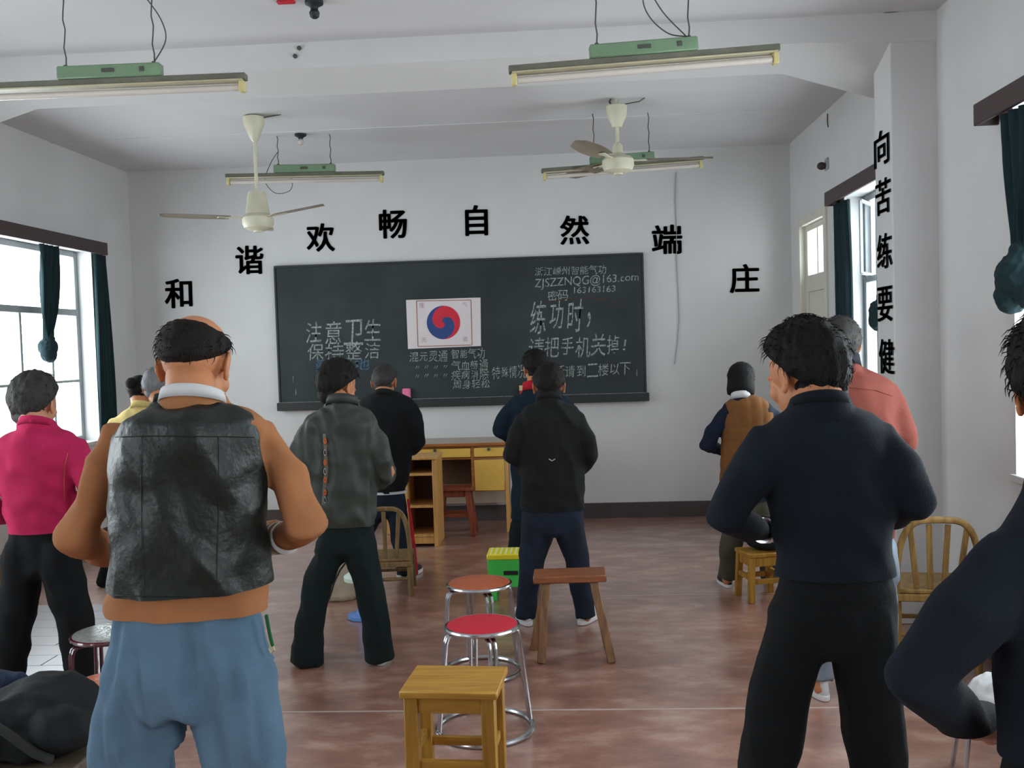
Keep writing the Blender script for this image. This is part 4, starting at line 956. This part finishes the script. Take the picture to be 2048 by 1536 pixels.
def person(label, d, head, torso, arms, legs, pelvis, top, pants, hair, cuts, vox=.011, skin=None, neck=None, shoes=None, depth=.6, opts=None, group=None):
    """all outlines are (x, y) in the picture, set at the distance d"""
    o = dict(tr=.0045, hw=.095, tfold=(.022, 8, 5, 1, .4), pfold=(.016, 11, 4, 2, .3)); o.update(opts or {}); skin = skin or m_skin
    s = d/F
    P = lambda x, y, dy=0: at(x, y, d+dy)
    fl = [l[-1] for l in legs]
    base = (P(*fl[0][:2])+P(*fl[1][:2]))/2; E = thing('person', label, 'person', (base.x, d, 0), group)
    # --- skin body: one mesh
    cx, cy, hs, bow, yaw = head[:5]; hc = P(cx, cy, o.get('hdy', .04)); HM = head_matrix(hc, hs, yaw, bow, o.get('hroll', 0))
    h = (_hm if vox < .011 else _hm2).copy(); h.transform(HM)
    nx, ny = neck; nb = MB(); top_n = HM @ Vector((0, -.018, -.045)); base_n = P(nx, ny, -.02)
    nr = o.get('nr', .057)*hs
    nb.tube([base_n+Vector((0, .04, -.07)), base_n+Vector((0, .006, 0)), (base_n+top_n)/2, top_n], [nr*.9, nr*.98, nr*.98, nr*.95], 20)
    nk = remesh(nb, .007, 1)
    bb = MB(); rs = []
    for i, (y, xl, xr) in enumerate(torso):
        rx = (xr-xl)/2*s; c = P((xl+xr)/2, y, o.get('dy', 0)); rs.append((c, rx, min(rx*depth, .15)*(.86 if i == 0 else 1)))
    for i_, (y, xl, xr) in enumerate(pelvis):
        rx = (xr-xl)/2*s; rs.append((P((xl+xr)/2, y, o.get('dy', 0)), rx, min(rx*(.64, .62, .57, .52)[min(i_+(4-len(pelvis) if len(pelvis) < 4 else 0), 3)], .15)))
    nT = len(torso)
    bb.rings([(c, rx*(.86 if i < nT-3 else .74), ry*(.84 if i < nT-3 else .66)) for i, (c, rx, ry) in enumerate(rs)], 24)
    hands = []
    for si, arm in zip((-1, 1), arms):
        pts = [P(a[0], a[1], a[3]) for a in arm]; rr = [a[2]*s for a in arm]
        bb.tube(pts, [min(r*.75, .05) if i < len(rr)-1 else .027 for i, r in enumerate(rr)], 12)
        Wp = pts[-1]; fd = (pts[-1]-pts[-2]).normalized(); fd2 = (fd+Vector((-si*.5, .15, 0))).normalized()
        hands.append(remesh(hand_mesh(Wp+fd*.03, fd2, Vector((-si*.25, -.8, .2)), -si*(-1), o.get('hs', .95), .8), .0042, 1))
    for leg in legs:
        pts = [P(a[0], a[1], a[3] if len(a) > 3 else 0) for a in leg]; rr = [min(a[2]*s*.62, m_) for a, m_ in zip(leg, [.085, .055, .04, .04, .04])]
        bb.tube(pts+[Vector((pts[-1].x, pts[-1].y, .04))], rr+[.036], 12); bb.ell((pts[-1].x, pts[-1].y+.05, .045), (.032, .1, .028))
    body = join([remesh(bb, .014, 1), nk, h]+hands)
    B = obj('body', body, skin, E, sharp=0)
    for sx in (-1, 1):
        e_ = MB(); e_.ell(HM @ Vector((sx*.03, .0815, -.011)), (.0095*hs, .0095*hs, .0065*hs), n=12, k=8); obj('eye', e_, m_eye, B)
    # --- hair
    if hair:
        st, hm_, ns, sd = hair; hb = hair_mesh(st, sd, ns); me = hb.mesh('h', False); me.transform(HM); obj('hair', me, hm_, E, sharp=0)
    # --- trousers
    pm, = (pants,) if not isinstance(pants, tuple) else (pants[0],)
    pb = MB(); hemrow = rs[nT-1]
    first = rs[max(0, nT-2)]
    pr = [((hemrow[0]+Vector((0, 0, .07))), hemrow[1]*.88, hemrow[2]*.88)]+[(c, rx, ry) for c, rx, ry in rs[nT:]]
    pl_, rxl, ryl = pr[-1]; pr.append((pl_-Vector((0, 0, .03)), rxl*.62, ryl*.7))
    pb.rings(pr, 32)
    for leg in legs:
        pts = [P(a[0], a[1], a[3] if len(a) > 3 else 0) for a in leg]; rr = [a[2]*s for a in leg]
        ctr = rs[nT][0]; q0 = pts[0]+Vector(((ctr.x-pts[0].x)*.12, 0, (ctr.z-pts[0].z)*.9)); pts = [q0, (q0+pts[0])/2]+pts; rr = [rr[0]*.86, rr[0]*1.0]+rr
        pb.tube(pts, rr, 20, cap=False)
    pmsh = remesh(pb, vox, 5); _pf = folds(*o['pfold']); zt_ = hemrow[0].z; displace(pmsh, lambda c_, n_: np.minimum(np.maximum(_pf(c_, n_), -.014), .002+np.clip((zt_-.04-c_[:, 2])*.2, 0, .03)))
    if 'creases' in o:
        def cre(c_, n_):
            out = np.zeros(len(c_))
            for xa, ya, xb, yb, am, w_ in o['creases']:
                A_, B_ = P(xa, ya, -.1), P(xb, yb, -.1); a2 = np.array([A_.x, A_.z]); d2 = np.array([B_.x, B_.z])-a2; L_ = np.linalg.norm(d2); d2 /= L_
                q = c_[:, [0, 2]]-a2; tt = q@d2; per = q[:, 0]*d2[1]-q[:, 1]*d2[0]+.006*np.sin(tt*22)
                out += am*np.exp(-(per/w_)**2)*np.clip(np.minimum(tt, L_-tt)/.06, 0, 1)*(n_[:, 1] < .2)
            return out
        displace(pmsh, cre)
    obj('trousers', pmsh, pm, E, sharp=0)
    # --- top garment
    tb = MB(); trs = [(c, rx, ry) for c, rx, ry in rs[:nT]]
    c0, rx0, ry0 = trs[0]; trs = [(c0+Vector((0, 0, .025)), rx0*.6, ry0*.65)]+trs
    cl, rl, yl = trs[-1]; trs = trs+[(cl-Vector((0, 0, .05)), rl, yl)]
    cl = Vector((cl.x, cl.y, P(torso[-1][0] and (torso[-1][1]+torso[-1][2])/2, torso[-1][0], -yl).z))
    tb.tube([base_n+Vector((0, .045, -.08)), base_n+Vector((0, .02, -.03)), base_n+Vector((0, .008, .0)), base_n+Vector((0, .012, .028))], [nr*1.5, nr*1.3, nr*1.2, nr*1.16], 20, cap=False)
    tb.rings(trs, 32)
    for arm in arms:
        pts = [P(a[0], a[1], a[3]) for a in arm]; rr = [a[2]*s for a in arm]
        q = [pts[0]+(Vector((trs[2][0].x, d, pts[0].z+.0))-pts[0])*.45]+pts; tb.tube(q, [rr[0]*.85]+rr, 16)
    tm = remesh(tb, vox, 7); _ff = folds(*o['tfold']); displace(tm, lambda c_, n_: np.clip(_ff(c_, n_), -.03, o.get('fmax', .03))); tm = bisect(tm, cl, Vector((0, 0, -1)))
    bvh = BVHTree.FromPolygons([v.co.copy() for v in tm.vertices], [tuple(p_.vertices) for p_ in tm.polygons])
    T_ = obj(o.get('top_name', 'jacket'), tm, top, E, sharp=0)
    # --- collar
    if cuts:
        cm, ch, cr = cuts; b = MB(); a_ = base_n+Vector((0, .006, .012)); dirn = Vector((0, .3, 1)).normalized()
        prof = []; n = 32; vs = []
        for rr_, hh in ((nr*1.06, 0), (nr*cr*1.16, -.012), (nr*cr*1.12, ch*.5), (nr*cr*1.1, ch), (nr*cr*1.02, ch*1.02), (nr*1.02, ch*.8)):
            for j in range(n):
                t_ = 2*math.pi*j/n; ax, ay = frame(dirn); vs.append(a_+ax*(rr_*math.cos(t_))+ay*(rr_*math.sin(t_))+dirn*(hh+.006*(0 if hh < ch*.4 else 1)*-math.sin(t_)))
        k = 6; fs = [(i*n+j, i*n+(j+1) % n, ((i+1) % k)*n+(j+1) % n, ((i+1) % k)*n+j) for i in range(k) for j in range(n)]
        b.add(vs, fs); obj('collar', b, cm, T_, sharp=0)
    # --- shoes
    if shoes:
        for (leg, sx, ya) in zip(legs, (-1, 1), o.get('fyaw', (.12, -.12))):
            p_ = P(*leg[-1][:2])+Vector((0, .03, 0)); shoe(p_, 0, ya, shoes[0], shoes[1], E, o.get('ss', 1.))
    return E, T_, tm, bvh, P

def wrap_over(vm, tm, gap=.008):
    bt = BVHTree.FromPolygons([v.co.copy() for v in tm.vertices], [tuple(p_.vertices) for p_ in tm.polygons])
    n = [v.normal.copy() for v in vm.vertices]
    for v, nn in zip(vm.vertices, n):
        if nn.y < -.05:
            h = bt.ray_cast(Vector((v.co.x, v.co.y-.5, v.co.z)), Vector((0, 1, 0)))
            if h[0] is not None and h[0].y-gap < v.co.y: v.co.y = h[0].y-gap
    vm.update()
def fabric(c, **k): return cloth('cloth_%d_%d_%d' % c, c, **k)
HC = dict(nr=.06)
m_tan = fabric((156, 104, 68), bump=.18, var=.1, bs=420); m_leather = mat('dark_leather', (12, 21, 18), .45, 0, .3, 7, .25, 60, .4)
m_bluep = fabric((86, 112, 134), var=.12, bs=160); m_navy = fabric((10, 18, 28), bs=260); m_navy2 = fabric((17, 27, 46)); m_blackp = fabric((7, 10, 12)); m_blackj = fabric((24, 25, 25)); m_denim = fabric((26, 34, 48), var=.35)
m_rust = fabric((112, 57, 48), var=.08); m_quilt = fabric((118, 78, 42), var=.12); m_ggreen = mat('grey_green_nylon', (48, 54, 48), .6, 0, .2, 7, .15, 120, .4); m_dteal = fabric((14, 26, 26)); m_pinkc = fabric((178, 34, 82), var=.12); m_yellow = fabric((206, 184, 120)); m_greyj = fabric((118, 128, 140)); m_olivep = fabric((70, 68, 56)); m_redc = fabric((168, 28, 44)); m_teal = fabric((12, 30, 44))

# 1 tan sweater, leather vest
E1, T1, tm1, bv1, P1 = person('balding man from behind in black leather vest over tan sweater and blue trousers', 2.25, (392, 722, 1.08, .42, -.06),
  [(812, 330, 440), (826, 268, 500), (848, 236, 530), (900, 226, 528), (980, 222, 532), (1080, 220, 537), (1160, 216, 540), (1205, 208, 540), (1232, 206, 541), (1246, 214, 534)],
  ([(238, 876, 38, .05), (196, 975, 43, .03), (153, 1075, 43, .01), (200, 1098, 38, .12), (285, 1085, 28, .27)], [(522, 876, 38, .06), (570, 950, 42, .04), (611, 1050, 44, .01), (570, 1072, 34, .12), (470, 1085, 28, .27)]),
  ([(302, 1330, 84), (268, 1500, 76), (243, 1800, 62), (230, 2020, 52)], [(452, 1330, 86), (490, 1500, 74), (512, 1800, 62), (525, 2020, 52)]),
  [(1255, 220, 532), (1300, 217, 538), (1360, 214, 544), (1400, 212, 546)], m_tan, m_bluep, ('bald', m_hairb, 500, 3), (m_white, .014, 1.14), .009, m_skin, (385, 808), (m_shoe, m_sole), .62,
  dict(tfold=(.026, 8, 7, 1, .5, True, .5), pfold=(.055, 11, 1.3, 5, .12, True, .08), creases=[(250, 1262, 212, 1560, .012, .014), (285, 1280, 335, 1560, .011, .013), (318, 1275, 300, 1390, .007, .011), (376, 1258, 380, 1410, -.010, .009),
  (425, 1290, 455, 1400, .008, .012), (470, 1310, 505, 1560, .012, .013), (508, 1262, 535, 1540, .010, .012), (395, 1300, 360, 1400, .006, .010), (236, 1400, 262, 1560, -.009, .012)], top_name='sweater', nr=.056, hdy=.08, fmax=.008))
# vest: the torso only, cut at the armholes and the hem
s1 = 2.25/F; vb = MB(); vr = []
for y, xl, xr in [(806, 345, 425), (818, 290, 478), (836, 250, 512), (870, 232, 518), (900, 226, 522), (960, 222, 530), (1040, 220, 533), (1120, 219, 536), (1190, 214, 540), (1225, 212, 541)]:
    rx = (xr-xl)/2*s1; vr.append((P1((xl+xr)/2, y, -.008), rx*1.015, min(rx*.62, .15)+(.044 if y < 930 else .026)))
vb.rings(vr, 40); vm = remesh(vb, .008, 5); _fv = folds(.024, 7, 4, 11, .5, True, .5); displace(vm, lambda c_, n_: np.maximum(_fv(c_, n_), -.007))
wrap_over(vm, tm1, .012)
bisect(vm, P1(380, 1200, -.15), Vector((0, .0, -1)))

bv = BVHTree.FromPolygons([v.co.copy() for v in vm.vertices], [tuple(p_.vertices) for p_ in vm.polygons])
V1 = obj('leather_vest', vm, m_leather, E1, sharp=0)
for pts in ([(232, 874), (300, 872), (380, 873), (450, 873), (520, 875)], [(284, 874), (283, 960), (284, 1060), (287, 1195)], [(437, 874), (438, 960), (436, 1060), (432, 1195)], [(218, 1190), (300, 1193), (400, 1194), (480, 1192), (536, 1188)]):
    b = drape(bv, pts, .0022, .6, 6, .0005, 6)
    if b: obj('seam', b, m_leather, V1)
for k_ in range(3):
    x_ = 548+k_*11; b = MB(); b.tube([P1(x_, 1077+k_*-1, .13-k_*.02), P1(x_+4, 1077-k_, .122-k_*.02)], 33*s1+.003, 20, cap=False); obj('cuff_stripe', b, m_white if k_ != 1 else m_canvas, T1, sharp=0)
lk = P1(540, 1240, 0); e = thing('key_lanyard', 'green braided lanyard with keys hanging at the blue trousers pocket', 'lanyard', (lk.x, lk.y, lk.z-.09))
b = MB(); b.tube([P1(533, 1232, -.02), P1(537, 1255, -.02), P1(541, 1275, -.02), P1(545, 1290, -.02)], .0045, 8); obj('cord', b, fabric((34, 92, 58)), e)
b = MB(); b.tube([P1(545, 1288, -.02), P1(549, 1300, -.02), P1(543, 1307, -.02), P1(538, 1298, -.02), P1(543, 1286, -.02)], .0022, 6); obj('key_ring', b, m_holder, e)

# 2 navy sweater man
E2, T2, tm2, bv2, P2 = person('black-haired man from behind in plain navy sweater and black trousers, front right', 2.42, (1612, 742, 1.1, .28, .55),
  [(812, 1592, 1690), (832, 1555, 1745), (860, 1522, 1778), (910, 1510, 1784), (970, 1528, 1786), (1050, 1548, 1784), (1110, 1556, 1781), (1150, 1554, 1786), (1166, 1556, 1786)],
  ([(1536, 892, 46, 0), (1490, 966, 45, -.03), (1450, 1036, 40, -.02), (1500, 1056, 30, .07), (1532, 1062, 20, .13)], [(1758, 884, 46, 0), (1800, 942, 43, -.03), (1830, 1000, 39, -.02), (1780, 1028, 32, .12), (1700, 1050, 24, .25)]),
  ([(1602, 1260, 62), (1562, 1390, 62), (1530, 1560, 52), (1515, 1900, 40)], [(1722, 1260, 66), (1742, 1390, 62), (1762, 1560, 52), (1775, 1900, 40)]),
  [(1175, 1560, 1785), (1230, 1548, 1790), (1290, 1540, 1794)], m_navy, m_blackp, ('full', m_hair, 900, 5), (m_navy, .012, 1.02), .009, m_skin, (1640, 816), (m_shoe, m_shoe), .6,
  dict(tfold=(.014, 7, 6, 21, .3, True, .4), pfold=(.02, 10, 2, 7, .1), top_name='sweater', hdy=.07))
b = MB(); wp = P2(1529, 1061, .12); dd_ = (P2(1560, 1066, .2)-P2(1500, 1060, .07)).normalized(); b.tube([wp-dd_*.012, wp+dd_*.012], .034, 20, cap=False); obj('wristwatch', b, m_watch, T2)

# 3 man cut by the right edge
person('dark-haired man in navy sweater cut off by the right picture edge', 1.45, (2160, 765, 1.04, .25, -.35),
  [(1015, 2100, 2260), (1045, 2040, 2320), (1080, 1998, 2370), (1140, 1968, 2400), (1200, 1985, 2385), (1330, 2005, 2365), (1450, 2012, 2360), (1560, 2010, 2362)],
  ([(2030, 1120, 68, 0), (1935, 1222, 74, -.02), (1838, 1350, 68, .0), (1920, 1440, 54, .1), (1995, 1455, 42, .2)], [(2360, 1090, 72, 0), (2460, 1230, 68, 0), (2520, 1350, 62, 0), (2430, 1430, 52, .12), (2340, 1450, 42, .22)]),
  ([(2080, 1750, 110), (2050, 2100, 100), (2030, 2700, 70)], [(2290, 1750, 110), (2320, 2100, 100), (2340, 2700, 70)]),
  [(1570, 2012, 2360), (1680, 1990, 2380), (1760, 1985, 2385)], m_navy, m_blackp, ('long', m_hair, 900, 9), (m_navy, .012, 1.02), .009, m_skin, (2160, 985), (m_shoe, m_shoe), .6,
  dict(tfold=(.014, 7, 6, 31, .3, True, .4), top_name='sweater', hdy=.05))

# 4 rust jacket
E4, T4, tm4, bv4, P4 = person('man in rust-orange jacket with dark collar standing behind the navy sweater man', 4.25, (1680, 686, 1.0, .3, .12),
  [(738, 1655, 1725), (750, 1625, 1752), (770, 1595, 1785), (810, 1588, 1795), (870, 1592, 1792), (960, 1600, 1786), (1050, 1598, 1786), (1085, 1602, 1782)],
  ([(1605, 790, 25, 0), (1578, 850, 24, -.02), (1568, 892, 23, 0), (1610, 912, 19, .15), (1655, 912, 14, .26)], [(1778, 790, 25, 0), (1802, 845, 24, -.02), (1815, 885, 23, 0), (1775, 908, 19, .15), (1720, 912, 14, .26)]),
  ([(1662, 1130, 38), (1650, 1240, 29), (1642, 1358, 24)], [(1748, 1130, 40), (1764, 1240, 30), (1768, 1350, 25)]),
  [(1092, 1606, 1792), (1130, 1608, 1796), (1160, 1610, 1798)], m_rust, m_greyj, ('short', m_hairs, 300, 11), (fabric((38, 40, 48)), .035, 1.05), .012, m_skin, (1690, 735), (m_white, m_sole), .6,
  dict(tfold=(.018, 8, 5, 41, .3, True, .4)))
b = drape(bv4, [(1640, 778), (1700, 775), (1750, 780), (1785, 792)], .003, .6)
if b: obj('yoke_seam', b, m_rust, T4)

# 5 brown quilted vest woman
E5, T5, tm5, bv5, P5 = person('woman with bobbed black hair in brown quilted vest and navy sleeves', 6.2, (1482, 760, .92, .3, -.25),
  [(800, 1462, 1520), (808, 1450, 1540), (822, 1443, 1552), (860, 1444, 1554), (910, 1445, 1552), (960, 1443, 1553), (1005, 1442, 1552)],
  ([(1450, 832, 16, 0), (1428, 862, 16, -.02), (1413, 890, 15, 0), (1430, 898, 12, .1), (1462, 900, 10, .2)], [(1548, 832, 16, 0), (1568, 860, 16, -.02), (1580, 888, 15, 0), (1562, 898, 12, .1), (1530, 900, 10, .2)]),
  ([(1470, 1040, 25), (1460, 1100, 21), (1455, 1158, 19)], [(1528, 1040, 25), (1538, 1100, 21), (1542, 1158, 19)]),
  [(1008, 1446, 1550), (1030, 1445, 1552), (1046, 1447, 1550)], m_navy2, m_olivep, ('bob', m_hair, 200, 13), (m_white, .03, 1.05), .012, m_skin, (1482, 800), (m_shoe, m_sole), .6, dict(top_name='sweater', ss=.85, hdy=.06))
s5 = 6.2/F; vb = MB(); vr = []
for y, xl, xr in [(790, 1474, 1508), (796, 1466, 1522), (806, 1452, 1532), (822, 1448, 1546), (860, 1446, 1550), (910, 1445, 1552), (960, 1443, 1553), (990, 1443, 1553)]:
    rx = (xr-xl)/2*s5; vr.append((P5((xl+xr)/2, y, -.01), rx*1.03, min(rx*.62, .15)+.012))
vb.rings(vr, 40); vm = remesh(vb, .01, 4)
X0 = P5(1498, 900).x
def quilt(co, no): return .008*np.abs(np.sin((co[:, 0]-X0)/.075*math.pi/1))**.5*np.abs(np.sin(co[:, 2]/.095*math.pi))**.4-.003
wrap_over(vm, tm5, .006); displace(vm, quilt); bisect(vm, P5(1498, 978, -.12), Vector((0, 0, -1))); obj('quilted_vest', vm, m_quilt, E5, sharp=0)

# 6 black jacket man
E6, T6, tm6, bv6, P6 = person('man from behind in long black jacket, navy jeans and white-soled shoes', 5.43, (1098, 770, 1.08, .4, 0),
  [(805, 1070, 1130), (815, 1046, 1152), (835, 1034, 1166), (880, 1036, 1170), (940, 1042, 1168), (990, 1041, 1169), (1018, 1040, 1170), (1024, 1040, 1170)],
  ([(1048, 842, 19, 0), (1032, 878, 19, -.02), (1024, 908, 18, 0), (1046, 940, 15, .08), (1072, 950, 12, .2)], [(1154, 842, 19, 0), (1172, 878, 19, -.02), (1180, 908, 17, 0), (1160, 940, 15, .08), (1132, 950, 12, .2)]),
  ([(1073, 1060, 30), (1062, 1120, 25), (1056, 1180, 21), (1051, 1236, 20)], [(1139, 1060, 30), (1156, 1120, 25), (1162, 1180, 22), (1171, 1234, 20)]),
  [(1027, 1043, 1168), (1045, 1042, 1170), (1060, 1042, 1170)], m_blackj, m_denim, ('short', m_hairb, 350, 17), (m_blackj, .02, 1.05), .012, m_skin, (1098, 802), (m_white, m_sole), .6, dict(fyaw=(.3, -.45)))
b = drape(bv6, [(1098, 918), (1104, 922), (1110, 918)], .0035, .7)
if b: obj('jacket_logo', b, m_white, T6)

# 7 navy jacket woman
person('woman in navy jacket with red collar mostly hidden by the black jacket man', 6.4, (1071, 735, 1.0, .35, .3),
  [(782, 1050, 1110), (792, 1028, 1132), (812, 1015, 1146), (860, 1016, 1142), (920, 1022, 1134), (980, 1022, 1130), (1030, 1020, 1130), (1042, 1022, 1128)],
  ([(1026, 815, 18, 0), (1008, 840, 17, -.02), (1001, 860, 16, 0), (1020, 880, 13, .1), (1046, 884, 10, .2)], [(1132, 815, 18, 0), (1142, 850, 17, -.02), (1146, 870, 15, 0), (1130, 884, 13, .1), (1100, 888, 10, .2)]),
  ([(1043, 1060, 24), (1034, 1110, 19), (1034, 1160, 17)], [(1088, 1060, 24), (1074, 1110, 18), (1066, 1160, 16)]),
  [(1044, 1022, 1112), (1060, 1020, 1112), (1070, 1020, 1110)], m_teal, m_dteal, ('full', m_hair, 250, 19), (m_redc, .045, 1.1), .012, m_skin, (1066, 784), (m_shoe, m_sole), .6, dict(hdy=.06))

# 8 grey-green jacket
E8, T8, tm8, bv8, P8 = person('person in grey-green bomber jacket with ribbon trim and dark flared trousers', 4.78, (675, 770, 1.1, .38, -.5),
  [(812, 652, 712), (824, 628, 738), (846, 604, 756), (890, 600, 758), (950, 606, 756), (1000, 610, 754), (1030, 618, 752), (1046, 632, 750), (1056, 636, 750)],
  ([(618, 870, 24, 0), (598, 915, 23, -.02), (592, 950, 22, 0), (622, 972, 17, .12), (660, 980, 13, .25)], [(738, 866, 25, 0), (762, 905, 24, -.02), (775, 945, 22, 0), (750, 965, 18, .12), (710, 978, 13, .25)]),
  ([(664, 1105, 30), (636, 1160, 29), (622, 1230, 28), (613, 1326, 34)], [(722, 1105, 33), (738, 1175, 29), (750, 1240, 27), (761, 1320, 31)]),
  [(1062, 638, 750), (1080, 634, 752), (1102, 624, 756)], m_ggreen, m_dteal, ('full', m_hairb, 350, 23), (m_ggreen, .03, 1.15), .011, m_skin, (684, 812), (m_white, m_sole), .6, dict(tfold=(.032, 12, 4, 51, .1, True, .5), hdy=.06, fyaw=(0, .1), ss=.9))
rb = drape(bv8, [(650, 868), (650, 900), (652, 935), (650, 970), (648, 1010)], .011, .15)
if rb:
    rbo = obj('ribbon_trim', rb, m_olive, T8)
    for y, m_ in ((882, m_seat_o), (905, m_watch), (925, m_seat_o), (943, m_watch), (960, m_seat_o), (985, m_seat_o), (1000, m_watch)):
        h_ = bv8.ray_cast(CAM, ray(650, y).normalized())
        if h_[0]:
            b = MB(); b.torus((0, 0, 0), .009 if m_ is m_watch else .006, .003 if m_ is m_watch else .005, 16, 6); me = b.mesh('r', True); me.transform(Matrix.Translation(h_[0]+Vector((.002, -.006, 0))) @ Matrix.Rotation(math.pi/2, 4, 'X') @ Matrix.Diagonal((.8, 1.6, 1, 1)).to_4x4()); obj('ribbon_ring', me, m_, rbo)

# 9 black sweater, red striped trousers
E9, T9, tm9, bv9, P9 = person('man in black sweater and red-striped track trousers behind the grey-green jacket', 6.6, (768, 762, 1.04, .3, 0),
  [(788, 742, 802), (797, 722, 824), (818, 712, 838), (860, 712, 838), (910, 716, 826), (960, 722, 818), (984, 728, 812), (988, 728, 812)],
  ([(722, 824, 18, 0), (706, 850, 17, -.02), (698, 880, 16, 0), (716, 902, 13, .1), (745, 905, 10, .2)], [(822, 820, 19, 0), (832, 850, 18, -.02), (834, 882, 17, 0), (822, 900, 14, .08), (790, 905, 10, .2)]),
  ([(752, 1020, 22), (722, 1070, 19), (700, 1110, 17), (688, 1150, 15)], [(792, 1020, 21), (801, 1080, 18), (806, 1115, 16), (808, 1150, 14)]),
  [(992, 728, 812), (1010, 727, 813), (1026, 727, 813)], fabric((16, 18, 20)), m_denim, ('thin', m_hairs, 250, 29), (m_blackj, .02, 1.05), .012, m_skin, (768, 792), (m_shoe, m_sole), .62, dict(top_name='sweater', fyaw=(.5, -.5)))
b = MB(); b.tube([P9(816, 1000, -.01), P9(822, 1040, -.01), P9(826, 1080, -.01), P9(829, 1120, -.01), P9(831, 1146, -.01)], [(.008, .02), (.01, .022), (.014, .026), (.018, .03), (.02, .03)], 8); obj('red_side_stripe', b, m_redc, E9)
b = MB(); b.tube([P9(727, 1030, -.01), P9(702, 1080, -.01), P9(683, 1115, -.01), P9(672, 1150, -.01)], [(.008, .02), (.01, .022), (.014, .022), (.016, .024)], 8); obj('red_side_stripe', b, m_redc, E9)
b = MB(); b.rings([(P9(770, 986, 0), .154, .098), (P9(770, 981, 0), .154, .098)], 32); obj('white_hem', b, m_white, E9)

# 10 pink shirt
E10, T10, tm10, bv10, P10 = person('short-haired man in crimson pink shirt and black jeans by the left window', 4.15, (69, 804, 1.14, .2, -.05),
  [(858, 35, 112), (868, 5, 140), (888, -15, 162), (930, -14, 164), (990, 0, 150), (1040, 10, 136), (1060, 14, 130), (1070, 12, 132)],
  ([(2, 905, 28, 0), (-22, 960, 27, -.02), (-32, 1005, 25, 0), (5, 1030, 20, .15), (50, 1030, 15, .28)], [(148, 900, 28, 0), (172, 950, 27, -.02), (182, 995, 25, 0), (145, 1025, 20, .15), (95, 1030, 15, .28)]),
  ([(44, 1140, 40), (34, 1230, 36), (18, 1340, 32), (6, 1430, 27)], [(122, 1140, 42), (148, 1230, 36), (164, 1340, 31), (172, 1430, 27)]),
  [(1076, 14, 132), (1110, 8, 142), (1140, 6, 150)], m_pinkc, m_blackp, ('full', m_hairs, 300, 31), (m_pinkc, .02, 1.0), .011, m_skin2, (72, 854), (m_shoe, m_sole), .62, dict(tfold=(.02, 8, 5, 61, .5, True, .4), top_name='shirt', hdy=.06))
b = drape(bv10, [(136, 905), (130, 930), (128, 960), (129, 1000)], .0018, .6)
if b: obj('thread', b, m_seat_o, T10)

# 11 and 12 behind the leather vest
person('dark-haired woman with a bun in pale yellow jacket half hidden by the tan sleeve', 6.5, (280, 782, .95, .3, -.2),
  [(815, 258, 305), (822, 242, 320), (838, 228, 335), (880, 226, 336), (940, 228, 334), (1000, 226, 336), (1030, 226, 336)],
  ([(232, 850, 17, 0), (216, 880, 16, -.02), (212, 905, 15, 0), (232, 925, 12, .1), (262, 930, 9, .2)], [(330, 850, 17, 0), (344, 880, 16, -.02), (350, 905, 15, 0), (330, 925, 12, .1), (300, 930, 9, .2)]),
  ([(252, 1060, 24), (226, 1120, 19), (208, 1172, 16)], [(310, 1060, 24), (322, 1120, 19), (328, 1172, 16)]),
  [(1034, 228, 334), (1050, 228, 334), (1062, 230, 332)], m_yellow, m_blackp, ('bun', m_hair, 120, 37), (m_yellow, .03, 1.1), .013, m_skin, (281, 818), (m_shoe, m_sole), .6, dict(hdy=.06, ss=.9))
person('grey-haired person in black seen over the tan sweater left shoulder', 5.9, (314, 772, 1.02, .3, .1),
  [(806, 305, 365), (816, 290, 385), (832, 282, 396), (880, 282, 396), (940, 286, 392), (1010, 286, 392), (1040, 286, 392)],
  ([(292, 850, 17, 0), (285, 880, 16, -.02), (285, 910, 15, 0), (300, 930, 12, .1), (322, 935, 9, .2)], [(388, 850, 18, 0), (402, 885, 17, -.02), (408, 915, 16, 0), (388, 935, 13, .1), (360, 938, 10, .2)]),
  ([(315, 1080, 26), (305, 1140, 21), (298, 1215, 18)], [(368, 1080, 26), (376, 1140, 21), (382, 1215, 18)]),
  [(1046, 288, 392), (1066, 288, 392), (1082, 290, 390)], m_blackj, m_blackp, ('short', m_hairg, 250, 41), (m_blackj, .03, 1.1), .013, m_skin, (330, 806), (m_shoe, m_sole), .6, dict(hdy=.06))
